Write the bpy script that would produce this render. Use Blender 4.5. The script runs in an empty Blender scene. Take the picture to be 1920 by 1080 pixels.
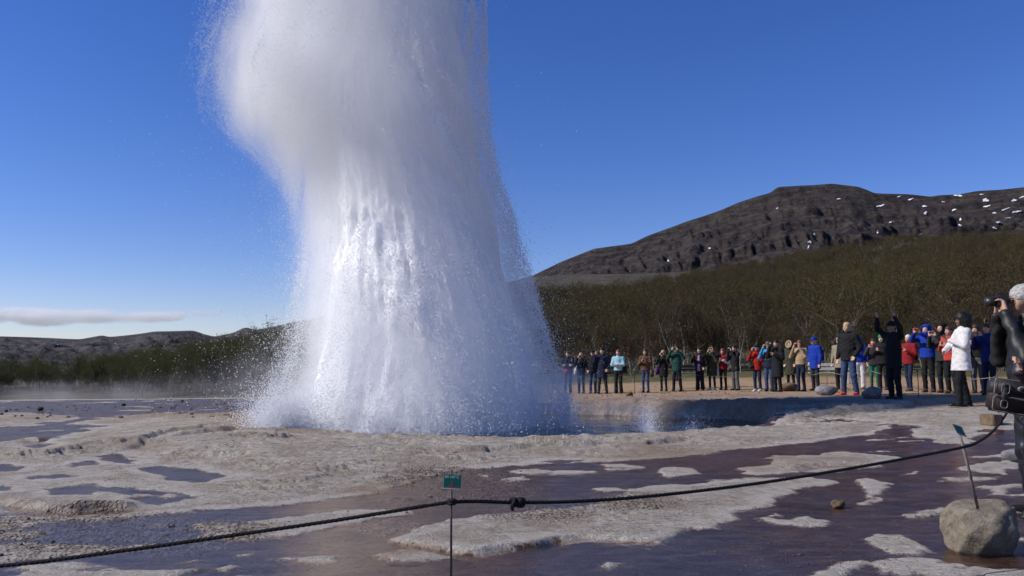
import bpy, bmesh, math, random
import numpy as np
from mathutils import Vector, Matrix, Euler

R = math.radians
scene = bpy.context.scene
COL = scene.collection

# ------------------------------------------------------------------ camera
CAM_H = 1.15
FPX = 1500.0                      # focal length in pixels of a 1920 px wide frame
PITCH = math.atan(145.0 / FPX)
cam_data = bpy.data.cameras.new("camera")
cam_data.sensor_width = 36.0
cam_data.lens = 36.0 * FPX / 1920.0
cam_data.clip_start = 0.05
cam_data.clip_end = 60000.0
cam = bpy.data.objects.new("camera", cam_data)
cam.location = (0, 0, CAM_H)
cam.rotation_euler = (R(90) + PITCH, 0, 0)
COL.objects.link(cam)
scene.camera = cam

# ------------------------------------------------------------------ sky and sun
SUN_EL = R(38)
SUN_AZ = R(-96)                  # clockwise from +Y: straight left of the view
world = bpy.data.worlds.new("World")
scene.world = world
world.use_nodes = True
wn = world.node_tree.nodes
wl = world.node_tree.links
sky = wn.new("ShaderNodeTexSky")
sky.sky_type = 'NISHITA'
sky.sun_disc = False
sky.sun_elevation = SUN_EL
sky.sun_rotation = SUN_AZ
sky.altitude = 100
sky.air_density = 1.0
sky.dust_density = 0.0
sky.ozone_density = 4.0
bg = wn["Background"]
bg.inputs["Strength"].default_value = 0.097
hsv = wn.new("ShaderNodeHueSaturation")      # the camera's cool, saturated rendering of the clear sky
hsv.inputs["Saturation"].default_value = 1.25
hsv.inputs["Hue"].default_value = 0.51
wl.new(sky.outputs[0], hsv.inputs["Color"])
tint = wn.new("ShaderNodeMix"); tint.data_type = 'RGBA'; tint.blend_type = 'MULTIPLY'
tint.inputs[0].default_value = 1.0
tint.inputs[7].default_value = (1.04, 0.94, 1.17, 1)
wl.new(hsv.outputs[0], tint.inputs[6])
wl.new(tint.outputs[2], bg.inputs["Color"])

sun_data = bpy.data.lights.new("sun", 'SUN')
sun_data.energy = 4.5
sun_data.angle = R(0.53)
sun_data.color = (1.0, 0.945, 0.87)
sun = bpy.data.objects.new("sun", sun_data)
to_sun = Vector((math.sin(SUN_AZ) * math.cos(SUN_EL), math.cos(SUN_AZ) * math.cos(SUN_EL), math.sin(SUN_EL)))
sun.rotation_euler = to_sun.to_track_quat('Z', 'Y').to_euler()
sun.location = to_sun * 60
COL.objects.link(sun)

# ------------------------------------------------------------------ exposure and render settings
vs = scene.view_settings
vs.view_transform = 'Standard'
vs.look = 'None'
vs.exposure = 0.12
vs.gamma = 1.0
vs.use_curve_mapping = False
cy = scene.cycles
cy.max_bounces = 12
cy.diffuse_bounces = 3
cy.glossy_bounces = 3
cy.transmission_bounces = 4
cy.transparent_max_bounces = 16
cy.volume_bounces = 8
cy.volume_step_rate = 2.5
cy.use_denoising = True
cy.use_adaptive_sampling = True
cy.adaptive_threshold = 0.02
cy.caustics_reflective = False
cy.caustics_refractive = False
cy.sample_clamp_indirect = 6.0

# ------------------------------------------------------------------ helpers: rays, noise, meshes, materials
def ray(px, py):
    u = (px - 960.0) / FPX
    v = (540.0 - py) / FPX
    c, s = math.cos(PITCH), math.sin(PITCH)
    return Vector((u, c - v * s, s + v * c))

def at(px, py, depth):
    """world point seen in the photograph at (px, py), DEPTH metres ahead"""
    d = ray(px, py)
    return Vector((0, 0, CAM_H)) + d * (depth / d.y)

def gp(px, py, z=0.0):
    d = ray(px, py)
    t = (z - CAM_H) / d.z
    return Vector((d.x * t, d.y * t))

def _hash(ix, iy, seed):
    n = (ix.astype(np.int64) * 374761393 + iy.astype(np.int64) * 668265263 + seed * 1442695041) & 0xFFFFFFFF
    n = ((n ^ (n >> 13)) * 1274126177) & 0xFFFFFFFF
    n = ((n ^ (n >> 16)) * 2246822519) & 0xFFFFFFFF
    return ((n ^ (n >> 15)) & 0xFFFFFF).astype(np.float64) / 0xFFFFFF

def noise2(x, y, seed=0):
    """value noise, about -1..1"""
    ix = np.floor(x); iy = np.floor(y)
    fx = x - ix; fy = y - iy
    fx = fx * fx * fx * (fx * (fx * 6 - 15) + 10); fy = fy * fy * fy * (fy * (fy * 6 - 15) + 10)
    a = _hash(ix, iy, seed); b = _hash(ix + 1, iy, seed)
    c = _hash(ix, iy + 1, seed); d = _hash(ix + 1, iy + 1, seed)
    return ((a * (1 - fx) + b * fx) * (1 - fy) + (c * (1 - fx) + d * fx) * fy) * 2 - 1

def fbm(x, y, seed=0, octv=4, gain=0.5, lac=2.03):
    s = np.zeros_like(x); a = 1.0; t = 0.0
    for k in range(octv):
        s += a * noise2(x, y, seed + k * 17)
        t += a; a *= gain
        x = x * lac + 13.7; y = y * lac - 7.3
    return s / t

def sstep(a, b, x):
    t = np.clip((x - a) / (b - a), 0, 1)
    return t * t * (3 - 2 * t)

def make_mesh(name, verts, faces, smooth=True):
    """mesh from numpy arrays; FACES is (n,4) or (n,3)"""
    verts = np.ascontiguousarray(verts, dtype=np.float32)
    faces = np.ascontiguousarray(faces, dtype=np.int32)
    me = bpy.data.meshes.new(name)
    n, k = faces.shape
    me.vertices.add(len(verts)); me.vertices.foreach_set("co", verts.ravel())
    me.loops.add(n * k); me.loops.foreach_set("vertex_index", faces.ravel())
    me.polygons.add(n)
    me.polygons.foreach_set("loop_start", np.arange(0, n * k, k, dtype=np.int32))
    me.update(calc_edges=True)
    if smooth:
        me.polygons.foreach_set("use_smooth", np.ones(n, dtype=bool))
    me.validate()
    return me

def link(name, me, mat=None, parent=None):
    o = bpy.data.objects.new(name, me)
    COL.objects.link(o)
    if mat is not None and me is not None and len(me.materials) == 0:
        me.materials.append(mat)
    if parent is not None:
        o.parent = parent
    return o

def empty(name, loc=(0, 0, 0), rz=0.0):
    o = bpy.data.objects.new(name, None)
    o.location = loc
    o.rotation_euler = (0, 0, rz)
    o.empty_display_size = 0.1
    COL.objects.link(o)
    return o

def tag(o, label=None, cat=None, group=None, kind=None):
    if label: o["label"] = label
    if cat: o["category"] = cat
    if group: o["group"] = group
    if kind: o["kind"] = kind
    return o

def attr(me, name, vals):
    a = me.attributes.new(name, 'FLOAT', 'POINT')
    a.data.foreach_set("value", np.ascontiguousarray(vals, dtype=np.float32).ravel())

def grid_faces(rows, cols):
    i = np.arange(rows - 1)[:, None] * cols + np.arange(cols - 1)[None, :]
    i = i.ravel()
    return np.stack([i, i + 1, i + cols + 1, i + cols], 1)

class NT:
    """small helper to wire a node tree"""
    def __init__(self, mat):
        mat.use_nodes = True
        self.t = mat.node_tree; self.n = self.t.nodes; self.l = self.t.links
        self.n.clear()
        self.out = self.n.new("ShaderNodeOutputMaterial")
    def new(self, typ, ins=None, **props):
        nd = self.n.new(typ)
        for k, v in props.items(): setattr(nd, k, v)
        for k, v in (ins or {}).items(): self.set(nd, k, v)
        return nd
    def set(self, nd, key, v):
        s = nd.inputs[key]
        if isinstance(v, bpy.types.NodeSocket): self.l.new(v, s)
        elif isinstance(v, bpy.types.Node): self.l.new(v.outputs[0], s)
        else:
            if s.type == 'RGBA' and len(v) == 3: v = (*v, 1)
            s.default_value = v
    def math(self, op, a, b=0.0, c=None, clamp=False):
        nd = self.n.new("ShaderNodeMath"); nd.operation = op; nd.use_clamp = clamp
        self.set(nd, 0, a); self.set(nd, 1, b)
        if c is not None: self.set(nd, 2, c)
        return nd.outputs[0]
    def mix(self, f, a, b, blend='MIX'):
        nd = self.n.new("ShaderNodeMix"); nd.data_type = 'RGBA'; nd.blend_type = blend
        self.set(nd, 0, f); self.set(nd, 6, a); self.set(nd, 7, b)
        return nd.outputs[2]
    def noise(self, vec, scale, detail=4.0, rough=0.55, dist=0.0):
        nd = self.new("ShaderNodeTexNoise", {"Scale": scale, "Detail": detail, "Roughness": rough, "Distortion": dist})
        if vec is not None: self.set(nd, "Vector", vec)
        return nd.outputs[0]
    def ramp(self, f, stops, interp='LINEAR'):
        nd = self.n.new("ShaderNodeValToRGB"); nd.color_ramp.interpolation = interp
        el = nd.color_ramp.elements
        while len(el) < len(stops): el.new(0.5)
        for e, (p, c) in zip(el, stops):
            e.position = p
            e.color = (c, c, c, 1) if isinstance(c, (int, float)) else (*c, 1)
        self.set(nd, 0, f)
        return nd.outputs[0]
    def maprange(self, v, a, b, c=0.0, d=1.0, smooth=True):
        nd = self.n.new("ShaderNodeMapRange"); nd.interpolation_type = 'SMOOTHSTEP' if smooth else 'LINEAR'
        for k, x in zip(range(5), (v, a, b, c, d)): self.set(nd, k, x)
        return nd.outputs[0]
    def attr(self, name):
        return self.new("ShaderNodeAttribute", attribute_name=name).outputs["Fac"]
    def pos(self):
        return self.n.new("ShaderNodeNewGeometry").outputs["Position"]
    def obj(self):
        return self.n.new("ShaderNodeTexCoord").outputs["Object"]
    def mapping(self, vec, scale=(1, 1, 1), loc=(0, 0, 0)):
        return self.new("ShaderNodeMapping", {"Vector": vec, "Scale": scale, "Location": loc}).outputs[0]
    def bump(self, h, strength=0.5, dist=0.02, normal=None):
        nd = self.new("ShaderNodeBump", {"Height": h, "Strength": strength, "Distance": dist})
        if normal is not None: self.set(nd, "Normal", normal)
        return nd.outputs[0]
    def bsdf(self, **ins):
        nd = self.n.new("ShaderNodeBsdfPrincipled")
        for k, v in ins.items(): self.set(nd, k.replace("_", " "), v)
        self.l.new(nd.outputs[0], self.out.inputs["Surface"])
        return nd

MATS = {}
def simple_mat(name, col, rough=0.8, var=0.25, scale=14.0, bump=0.25, bdist=0.01, spec=0.3, metal=0.0, sheen=0.0):
    """procedural material: colour broken up by two noises and a little relief"""
    if name in MATS: return MATS[name]
    m = bpy.data.materials.new(name); t = NT(m)
    p = t.obj()
    n1 = t.noise(p, scale, 5, 0.6); n2 = t.noise(p, scale * 5.3, 3, 0.6)
    dark = tuple(c * (1 - var) for c in col); lite = tuple(min(1, c * (1 + var)) for c in col)
    c = t.mix(t.ramp(n1, [(0.3, 0.0), (0.7, 1.0)]), dark, lite)
    b = t.bsdf(Base_Color=c, Roughness=rough, Metallic=metal)
    t.set(b, "Specular IOR Level", spec)
    if sheen: t.set(b, "Sheen Weight", sheen)
    h = t.math('ADD', n1, t.math('MULTIPLY', n2, 0.4))
    t.set(b, "Normal", t.bump(h, bump, bdist))
    MATS[name] = m
    return m

def bm_obj(name, bm, mat, parent=None, smooth=False):
    me = bpy.data.meshes.new(name)
    bm.normal_update(); bm.to_mesh(me); bm.free()
    if smooth: me.polygons.foreach_set("use_smooth", np.ones(len(me.polygons), dtype=bool))
    return link(name, me, mat, parent)
# ================================================================== THE GROUND
# pool of the geyser (world metres): centre, half axes
POOL = (0.2, 17.0, 5.1, 4.15)
POOL_Z = -0.10

# heights of the bank the crowd stands on: (x, y, z)
_bank = [(8.1, 14.4, .42), (8.2, 19.3, .42), (10, 26.5, .32), (9.2, 30, .20), (4.3, 32, .05), (6.5, 32, .08), (12, 16, .45), (13, 22, .42),
         (7.6, 23, .36), (10.5, 12.5, .35), (8.6, 16.6, .44), (16, 28, .40), (14, 34, .35), (5.6, 25.5, .22), (6.6, 21, .34), (2, 27, .05), (14, 12, .40),
         (0, 4, 0), (-4, 6, 0), (4, 6, 0), (6, 8, 0.04), (3, 9, 0), (-3, 10, 0), (-8, 12, 0), (-8, 18, -.02), (-12, 26, -.05), (-4, 24, 0), (0, 12.6, .0),
         (2.5, 13, -.01), (4.6, 14.6, .0), (-6, 15, .06), (0, 30, 0), (-20, 20, -.05), (-10, 32, -.1), (0, 36, .1), (8, 36, .25), (6.3, 11, .05), (8, 5, 0.05), (5.5, 17.5, .1)]
_bank = np.array(_bank)
RIDGE_PX = np.array([(-700, 690), (0, 689), (180, 686), (260, 680), (440, 652), (580, 618), (800, 562), (1000, 517), (1100, 513), (1200, 513), (1330, 506),
                     (1480, 484), (1600, 465), (1700, 450), (1780, 446), (1920, 444), (2300, 425), (3200, 420)], float)
R_RIDGE = 360.0
_rk = [ray(a, b) for a, b in RIDGE_PX]
RIDGE_AZ = np.array([math.atan2(d.x, d.y) for d in _rk])
RIDGE_Z = np.array([CAM_H + d.z / math.hypot(d.x, d.y) * R_RIDGE for d in _rk])
WOOD_PX = np.array([(-700, 689), (0, 688), (170, 687), (200, 684), (300, 674), (440, 655), (580, 622), (800, 580), (1000, 552), (1150, 545), (1250, 527), (1320, 506), (1500, 478), (1700, 446), (1920, 438), (2300, 420), (3200, 425)], float)
WOOD_AZ = np.array([math.atan2(ray(a, b).x, ray(a, b).y) for a, b in WOOD_PX])
WOOD_EL = np.array([ray(a, b).z / math.hypot(ray(a, b).x, ray(a, b).y) for a, b in WOOD_PX])

def base_h(x, y):
    """large shapes of the ground without rock relief"""
    r = np.hypot(x, y); az = np.arctan2(x, y)
    num = np.zeros_like(x); den = np.full_like(x, 0.02)
    for bx, by, bz in _bank:
        w = np.exp(-((x - bx) ** 2 + (y - by) ** 2) / (2 * 2.6 ** 2))
        num += w * bz; den += w
    near = num / den
    z0 = np.interp(az, [-0.7, -0.35, -0.15, 0.05, 0.3, 0.7], [-2.1, -1.9, -1.4, 0.2, 0.9, 1.2])
    rz = np.interp(az, RIDGE_AZ, RIDGE_Z)
    t = np.clip((r - 62) / (R_RIDGE - 62), 0, 1.25)
    up = np.where(t <= 1, t ** 1.12, 1 - (t - 1) * 1.6)
    bumps = fbm(x / 26, y / 26, 5, 4) * 2.2 * sstep(70, 130, r) * np.clip((rz - z0) / 30, 0.05, 1.0) * (1 - 0.75 * sstep(300, 350, r))
    far = z0 + (rz - z0) * up + bumps
    w = sstep(30, 66, r)
    return near * (1 - w) + far * w

def poly_sd(x, y, pts):
    """signed distance to a polygon, positive inside"""
    P = np.array(pts, float); Q = np.roll(P, -1, 0)
    d2 = np.full(x.shape, 1e9); ins = np.zeros(x.shape, bool)
    for (ax, ay), (bx, by) in zip(P, Q):
        ex, ey = bx - ax, by - ay
        t = np.clip(((x - ax) * ex + (y - ay) * ey) / (ex * ex + ey * ey + 1e-12), 0, 1)
        d2 = np.minimum(d2, (x - ax - t * ex) ** 2 + (y - ay - t * ey) ** 2)
        c = ((ay > y) != (by > y)) & (x < (bx - ax) * (y - ay) / (by - ay + 1e-12) + ax)
        ins ^= c
    d = np.sqrt(d2)
    return np.where(ins, d, -d)

# outlines of the dry sinter sheets and of the puddles between them (photograph pixels on the ground plane)
DRY = [
    [(-120, 838), (40, 826), (150, 812), (330, 776), (440, 772), (560, 800), (800, 812), (1000, 812), (1180, 806), (1300, 800), (1380, 802), (1440, 812), (1560, 808), (1690, 820),
     (1600, 828), (1480, 838), (1400, 846), (1250, 862), (1080, 868), (960, 872), (880, 880), (820, 890), (760, 906), (700, 922), (610, 938), (480, 950), (330, 962), (180, 975), (60, 962), (-120, 968)],
    [(345, 1012), (430, 985), (560, 968), (680, 955), (775, 951), (760, 962), (640, 985), (560, 1005), (450, 1014)],
    [(712, 1012), (760, 990), (880, 964), (1050, 950), (1120, 940), (1180, 916), (1200, 908), (1330, 906), (1420, 900), (1530, 896), (1566, 908), (1500, 926), (1450, 938), (1452, 950),
     (1380, 960), (1392, 976), (1310, 990), (1280, 1002), (1240, 1018), (1170, 1012), (1050, 1012), (960, 1028), (900, 1044), (830, 1036), (740, 1024)],
    [(690, 1042), (760, 1026), (830, 1038), (845, 1046), (760, 1058)],
    [(1375, 882), (1440, 872), (1450, 858), (1560, 852), (1640, 858), (1700, 866), (1640, 878), (1540, 886), (1420, 894), (1380, 892)],
    [(1225, 886), (1265, 876), (1290, 880), (1318, 890), (1250, 896)],
    [(955, 882), (1010, 876), (1045, 884), (990, 890)], [(928, 899), (975, 894), (995, 900), (950, 906)], [(895, 893), (915, 886), (935, 890), (915, 897)],
    [(1605, 905), (1625, 896), (1670, 908), (1655, 922), (1622, 935), (1615, 948), (1590, 946), (1610, 928)],
    [(1420, 970), (1445, 966), (1470, 972), (1510, 963), (1548, 978), (1510, 986), (1450, 980)],
    [(1432, 963), (1450, 960), (1460, 964), (1440, 967)],
    [(1598, 1012), (1625, 1003), (1700, 1006), (1738, 1030), (1715, 1042), (1650, 1036)],
    [(1495, 1078), (1540, 1055), (1600, 1051), (1638, 1056), (1580, 1070), (1550, 1095)],
    [(1112, 1060), (1150, 1053), (1178, 1057), (1150, 1068)], [(1820, 1074), (1870, 1064), (1990, 1068), (1990, 1100), (1850, 1100)],
    [(-150, 1030), (60, 1020), (200, 1024), (318, 1014), (230, 1034), (60, 1048), (-150, 1060)],
    [(-150, 1080), (90, 1068), (250, 1062), (372, 1068), (300, 1092), (-150, 1110)],
    [(-60, 1005), (30, 995), (95, 998), (50, 1012), (-60, 1018)], [(402, 1070), (430, 1059), (470, 1061), (425, 1074)], [(430, 1042), (475, 1036), (480, 1040), (440, 1045)],
    [(490, 1046), (580, 1042), (640, 1042), (630, 1053), (580, 1054)], [(320, 1054), (370, 1048), (385, 1050), (340, 1057)],
    [(1460, 803), (1540, 790), (1560, 776), (1600, 768), (1700, 768), (1790, 762), (1860, 770), (1870, 782), (1760, 786), (1640, 792), (1600, 804), (1540, 806), (1480, 812)],
    [(1605, 800), (1640, 788), (1665, 790), (1650, 801)], [(1690, 796), (1760, 786), (1800, 788), (1780, 796)],
    [(1755, 812), (1800, 806), (1900, 800), (1960, 806), (1920, 820), (1840, 826), (1800, 838), (1720, 832)], [(1740, 842), (1800, 828), (1850, 832), (1820, 846)],
    [(1795, 882), (1850, 874), (1900, 872), (1920, 880), (1890, 896), (1820, 890)], [(1820, 864), (1880, 856), (1980, 858), (1960, 868)], [(1835, 929), (1870, 914), (1905, 920), (1870, 930)],
    [(1695, 890), (1722, 884), (1728, 887), (1708, 893)], [(1785, 902), (1810, 897), (1800, 906)], [(1430, 822), (1520, 814), (1640, 808), (1690, 812), (1560, 822)],
    [(-200, 775), (60, 772), (160, 780), (60, 800), (-200, 805)], [(120, 795), (300, 772), (330, 778), (200, 800)],
]
WETP = [
    [(35, 840), (75, 832), (112, 836), (75, 843)], [(190, 856), (225, 850), (262, 862), (265, 872), (225, 868)],
    [(268, 882), (310, 877), (370, 878), (430, 892), (380, 902), (320, 900)], [(95, 916), (150, 908), (250, 912), (370, 934), (300, 944), (240, 940), (235, 926), (190, 922), (170, 932), (110, 930)],
    [(-80, 872), (0, 868), (60, 872), (30, 884), (-60, 888)], [(-60, 912), (10, 908), (18, 918), (-50, 924)], [(140, 868), (180, 864), (190, 872), (150, 876)],
    [(40, 826), (110, 815), (150, 816), (120, 830)], [(1010, 866), (1060, 862), (1110, 864), (1050, 869)], [(590, 825), (640, 822), (650, 827), (600, 830)], [(60, 895), (130, 888), (170, 892), (100, 900)],
    [(700, 893), (730, 890), (740, 894), (715, 897)],
]
DRYW = [[gp(a, b) for a, b in p] for p in DRY]
WETW = [[gp(a, b) for a, b in p] for p in WETP]

def dry_field(x, y):
    """>0 on dry sinter, <0 where shallow water stands, about in metres"""
    r = np.hypot(x, y)
    k = np.clip(r / 8, 0.5, 3)
    wx = x + (fbm(x * 1.3, y * 1.3, 31, 4) * 0.17 + fbm(x * 6, y * 6, 33, 3) * 0.06 + fbm(x * 17, y * 17, 34, 2) * 0.022) * k
    wy = y + (fbm(x * 1.3, y * 1.3, 41, 4) * 0.17 + fbm(x * 6, y * 6, 43, 3) * 0.07 + fbm(x * 17, y * 17, 44, 2) * 0.022) * k
    m = r < 34
    f = np.full(x.shape, -0.6)
    X, Y = wx[m], wy[m]
    g = np.full(X.shape, -0.6)
    for polys, sign in ((DRYW, 1), (WETW, -1)):
        for p in polys:
            P = np.array([tuple(v) for v in p])
            k = (X > P[:, 0].min() - .6) & (X < P[:, 0].max() + .6) & (Y > P[:, 1].min() - .6) & (Y < P[:, 1].max() + .6)
            if not k.any(): continue
            sd = poly_sd(X[k], Y[k], P)
            g[k] = np.maximum(g[k], sd) if sign > 0 else np.minimum(g[k], -sd * 0.9)
    f[m] = g
    # little islands and gravel bars in the wet parts
    isl = fbm(x * 0.9, y * 1.7, 77, 5, 0.55)
    f = np.maximum(f, (isl - 0.42) * 0.5)
    # the bank beyond the pool is dry ground
    bank = sstep(0.13, 0.24, base_h(x, y)) * sstep(10, 13, y)
    f = np.maximum(f, bank * 1.2 - 0.6 + 0.15 * fbm(x * 0.8, y * 0.8, 90, 3))
    beyond = sstep(21.2, 22.6, y + fbm(x * .5, y * .5, 91, 3) * 0.8 - 0.9 * np.clip(1.5 - x, 0, 12)) 
    f = np.maximum(f, beyond * 1.3 - 0.6)
    f = np.maximum(f, sstep(30, 36, r + fbm(x * .2, y * .3, 93, 3) * 3) * 1.2 - 0.6)
    return f

def pool_q(x, y):
    ang = np.arctan2((y - POOL[1]) / POOL[3], (x - POOL[0]) / POOL[2])
    q = np.hypot((x - POOL[0]) / POOL[2], (y - POOL[1]) / POOL[3])
    return q / (1 + 0.05 * np.sin(3 * ang + 1) + 0.035 * np.sin(7 * ang) + 0.02 * np.sin(13 * ang + 2))

def ground_all(x, y):
    B = base_h(x, y)
    r = np.hypot(x, y)
    f = dry_field(x, y)
    nearw = 1 - sstep(34, 44, r)
    # stepped plates of sinter: terraces cut by cracks
    n = fbm(x * 1.1, y * 2.0, 3, 5, 0.5)
    plate = fbm(x * 0.55, y * 1.25, 7, 4) * 3.0
    step = (np.floor(plate) + sstep(0.70, 0.99, plate - np.floor(plate)))
    fine = fbm(x * 9, y * 13, 11, 4, 0.6)
    mid = fbm(x * 3.2, y * 5.5, 13, 4, 0.55)
    dry = sstep(-0.01, 0.05, f)
    inner = sstep(0.05, 1.0, f)
    rough = 0.35 + 0.65 * sstep(-0.2, 0.5, fbm(x * 0.35, y * 0.5, 55, 3))
    mound = np.exp(-((x + 3.6) / 3.4) ** 2 - ((y - 11.2) / 2.6) ** 2)
    rimw = np.exp(-((pool_q(x, y) - 1.14) / 0.13) ** 2)
    rel = dry * (0.005 + 0.030 * inner + inner * rough * (0.020 * step + 0.040 * n) + rough * (0.022 * mid + 0.010 * fine) * (0.08 + 0.42 * inner) * (1 + 1.6 * mound + 1.6 * rimw) + 0.10 * mound * inner)
    crev = np.clip(1 - np.abs(fbm(x * 1.5 + 0.6 * mid, y * 3.4 + 0.5 * mid, 15, 4, 0.5)) / 0.085, 0, 1)
    crev2 = np.clip(1 - np.abs(fbm(x * 3.6 + 0.7 * n, y * 7.5, 16, 3, 0.5)) / 0.10, 0, 1)
    gate = sstep(-0.15, 0.35, fbm(x * 0.6, y * 0.9, 18, 3))
    rel = rel - dry * sstep(0.06, 0.3, f) * (0.065 * crev * (0.3 + 0.7 * gate) + 0.032 * crev2 * gate) * (0.45 + 0.9 * mound + 0.5 * rimw)
    rel = np.where(f > -0.01, np.maximum(rel, 0.003), rel)
    wetb = -0.013 - 0.012 * sstep(0.0, 0.5, -f) + 0.015 * mid + 0.008 * fine
    rel = rel * 1.0 + (1 - dry) * wetb
    # the lip of the big slab stands proud, dark hollow under it, and the eroded ledge at left
    rel *= nearw
    # sand and heath: gentle lumps
    rel += (1 - nearw) * 0.0
    sandy = sstep(21, 26, y) * sstep(-1, 2, x) * nearw
    rel = rel * (1 - 0.6 * sandy)
    brk = np.exp(-((x - 5.2) / 2.6) ** 2 - ((y - 17.6) / 3.6) ** 2)
    rel = rel + brk * (0.10 * mid + 0.035 * fine + 0.05 * (np.floor(plate * 1.6) - plate * 1.6 + 0.5))
    # pool basin
    q = pool_q(x, y)
    rim = np.exp(-((q - 1.10) / 0.07) ** 2) * (0.012 + 0.03 * fbm(x * 1.2, y * 1.2, 21, 3)) * nearw
    basin = 1 - sstep(0.90, 1.045 + 0.0 * q, q + 0.03 * fbm(x * 2, y * 2, 23, 3))
    z = B + rel + rim
    z = z * (1 - basin) + (-0.55) * basin
    # ledge: hollow in front of the plates
    for (ax, ay, bx, by, wdt, dep) in LEDGES:
        ex, ey = bx - ax, by - ay; L = math.hypot(ex, ey)
        wob = fbm(x * 1.3, y * 1.3, 60, 3) * 0.9 * wdt
        t = ((x - ax) * ex + (y - ay) * ey) / (L * L); s = ((x - ax) * -ey + (y - ay) * ex) / L + wob
        win = sstep(-0.12, 0.2, t) * (1 - sstep(0.8, 1.12, t)) * (0.65 + 0.35 * sstep(-0.4, 0.4, fbm(x * 0.9, y * 0.9, 61, 2)))
        sm = max(wdt * 0.12, 0.006 * math.hypot(ax, ay))
        up = sstep(-sm, sm, s)
        z = z + win * dep * (1.1 * up * np.exp(-np.clip(s, 0, 9) / (wdt * 1.6)) - 0.9 * (1 - up) * np.exp(np.clip(s, -9, 0) / (wdt * 0.55)))
    return z, B, f, q, mound, basin

def _ledge(p0, p1, w, d):
    a = gp(*p0); b = gp(*p1)
    return (a.x, a.y, b.x, b.y, w, d)
LEDGES = [_ledge((10, 944), (130, 962), .16, .05), _ledge((120, 962), (255, 955), .18, .07), _ledge((720, 1016), (880, 1040), .12, .022), _ledge((880, 1042), (1090, 1006), .12, .028), _ledge((1080, 1006), (1240, 1017), .10, .02),
          _ledge((850, 852), (980, 846), .25, .06), _ledge((980, 840), (1140, 838), .35, .10), _ledge((1210, 838), (1290, 828), .35, .08), _ledge((480, 868), (520, 870), .12, .06),
          _ledge((20, 830), (120, 832), .3, .08), _ledge((240, 846), (400, 800), .3, .07), _ledge((330, 832), (440, 812), .3, .07), _ledge((1470, 884), (1650, 876), .2, .05),
          _ledge((1540, 800), (1860, 786), .35, .12), _ledge((450, 912), (500, 910), .1, .04), _ledge((560, 838), (660, 832), .25, .05)]

ROWS, COLS = 760, 720
rr = np.concatenate([np.geomspace(1.3, 3.8, 40)[:-1], np.geomspace(3.8, 34, 500), np.geomspace(34, 430, 162)[1:]])
ROWS = len(rr)
aa = np.concatenate([np.linspace(-75, -36, 30)[:-1], np.linspace(-36, 36, 561), np.linspace(36, 75, 30)[1:]]) * math.pi / 180
COLS = len(aa)
GX = (rr[:, None] * np.sin(aa)[None, :]).ravel()
GY = (rr[:, None] * np.cos(aa)[None, :]).ravel()
GZ, GB, GF, GQ, GM, GBAS = ground_all(GX, GY)
GR = np.hypot(GX, GY)
def ground_z(x, y):
    return float(ground_all(np.array([float(x)]), np.array([float(y)]))[0][0])

me = make_mesh("ground", np.stack([GX, GY, GZ], 1), grid_faces(ROWS, COLS)[:, ::-1])
attr(me, "dry", GF)
sand = sstep(21.5, 24.5, GY + fbm(GX * .4, GY * .4, 101, 3) * 1.2) * sstep(0.0, 2.5, GX + fbm(GX * .3, GY * .3, 102, 3)) + sstep(0.30, 0.40, GB) * sstep(12, 15, GY) * sstep(6.2, 7.2, GX)
sand = np.clip(sand, 0, 1)
attr(me, "sand", sand)
grass = sstep(40, 50, GR + 9 * fbm(GX * .15, GY * .15, 111, 4) + 3 * sstep(0, -12, GX))
tufts = sstep(0.30, 0.5, fbm(GX * 0.33, GY * 0.5, 131, 4)) * sstep(29, 33, GR) * sstep(5, 9, GX)
attr(me, "grass", np.clip(grass + tufts, 0, 1))
attr(me, "heath", sstep(60, 100, GR))
gpts = [gp(800, 900), gp(880, 912), gp(960, 925)]
grav = np.zeros_like(GX)
for p, s in ((gp(830, 895), .55), (gp(900, 918), .5), (gp(730, 985), .2), (gp(200, 1000), .5), (gp(60, 985), .5), (gp(1180, 940), .35), (gp(1010, 955), .4), (gp(380, 1000), .4)):
    grav = np.maximum(grav, np.exp(-((GX - p.x) ** 2 + ((GY - p.y) * .8) ** 2) / (2 * s * s)))
attr(me, "gravel", grav)
rust = np.clip(np.exp(-((GQ - 1.13) / 0.13) ** 2) * sstep(-0.3, 0.5, (GY - 15) / 4 - GX * .12) * 1.2, 0, 1) + 0.9 * np.exp(-((GX + 7.5) / 3.5) ** 2 - ((GY - 19.0) / 1.6) ** 2)
for p, s in ((gp(770, 905), .28), (gp(700, 920), .18), (gp(745, 1032), .14), (gp(1360, 858), .7), (gp(1330, 860), .8), (gp(1330, 762), 1.9), (gp(1150, 760), 1.6), (gp(1430, 778), 1.2), (gp(1500, 780), 1.0)):
    rust = np.maximum(rust, np.exp(-((GX - p.x) ** 2 + (GY - p.y) ** 2) / (2 * s * s)))
attr(me, "rust", np.clip(rust, 0, 1))

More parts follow.
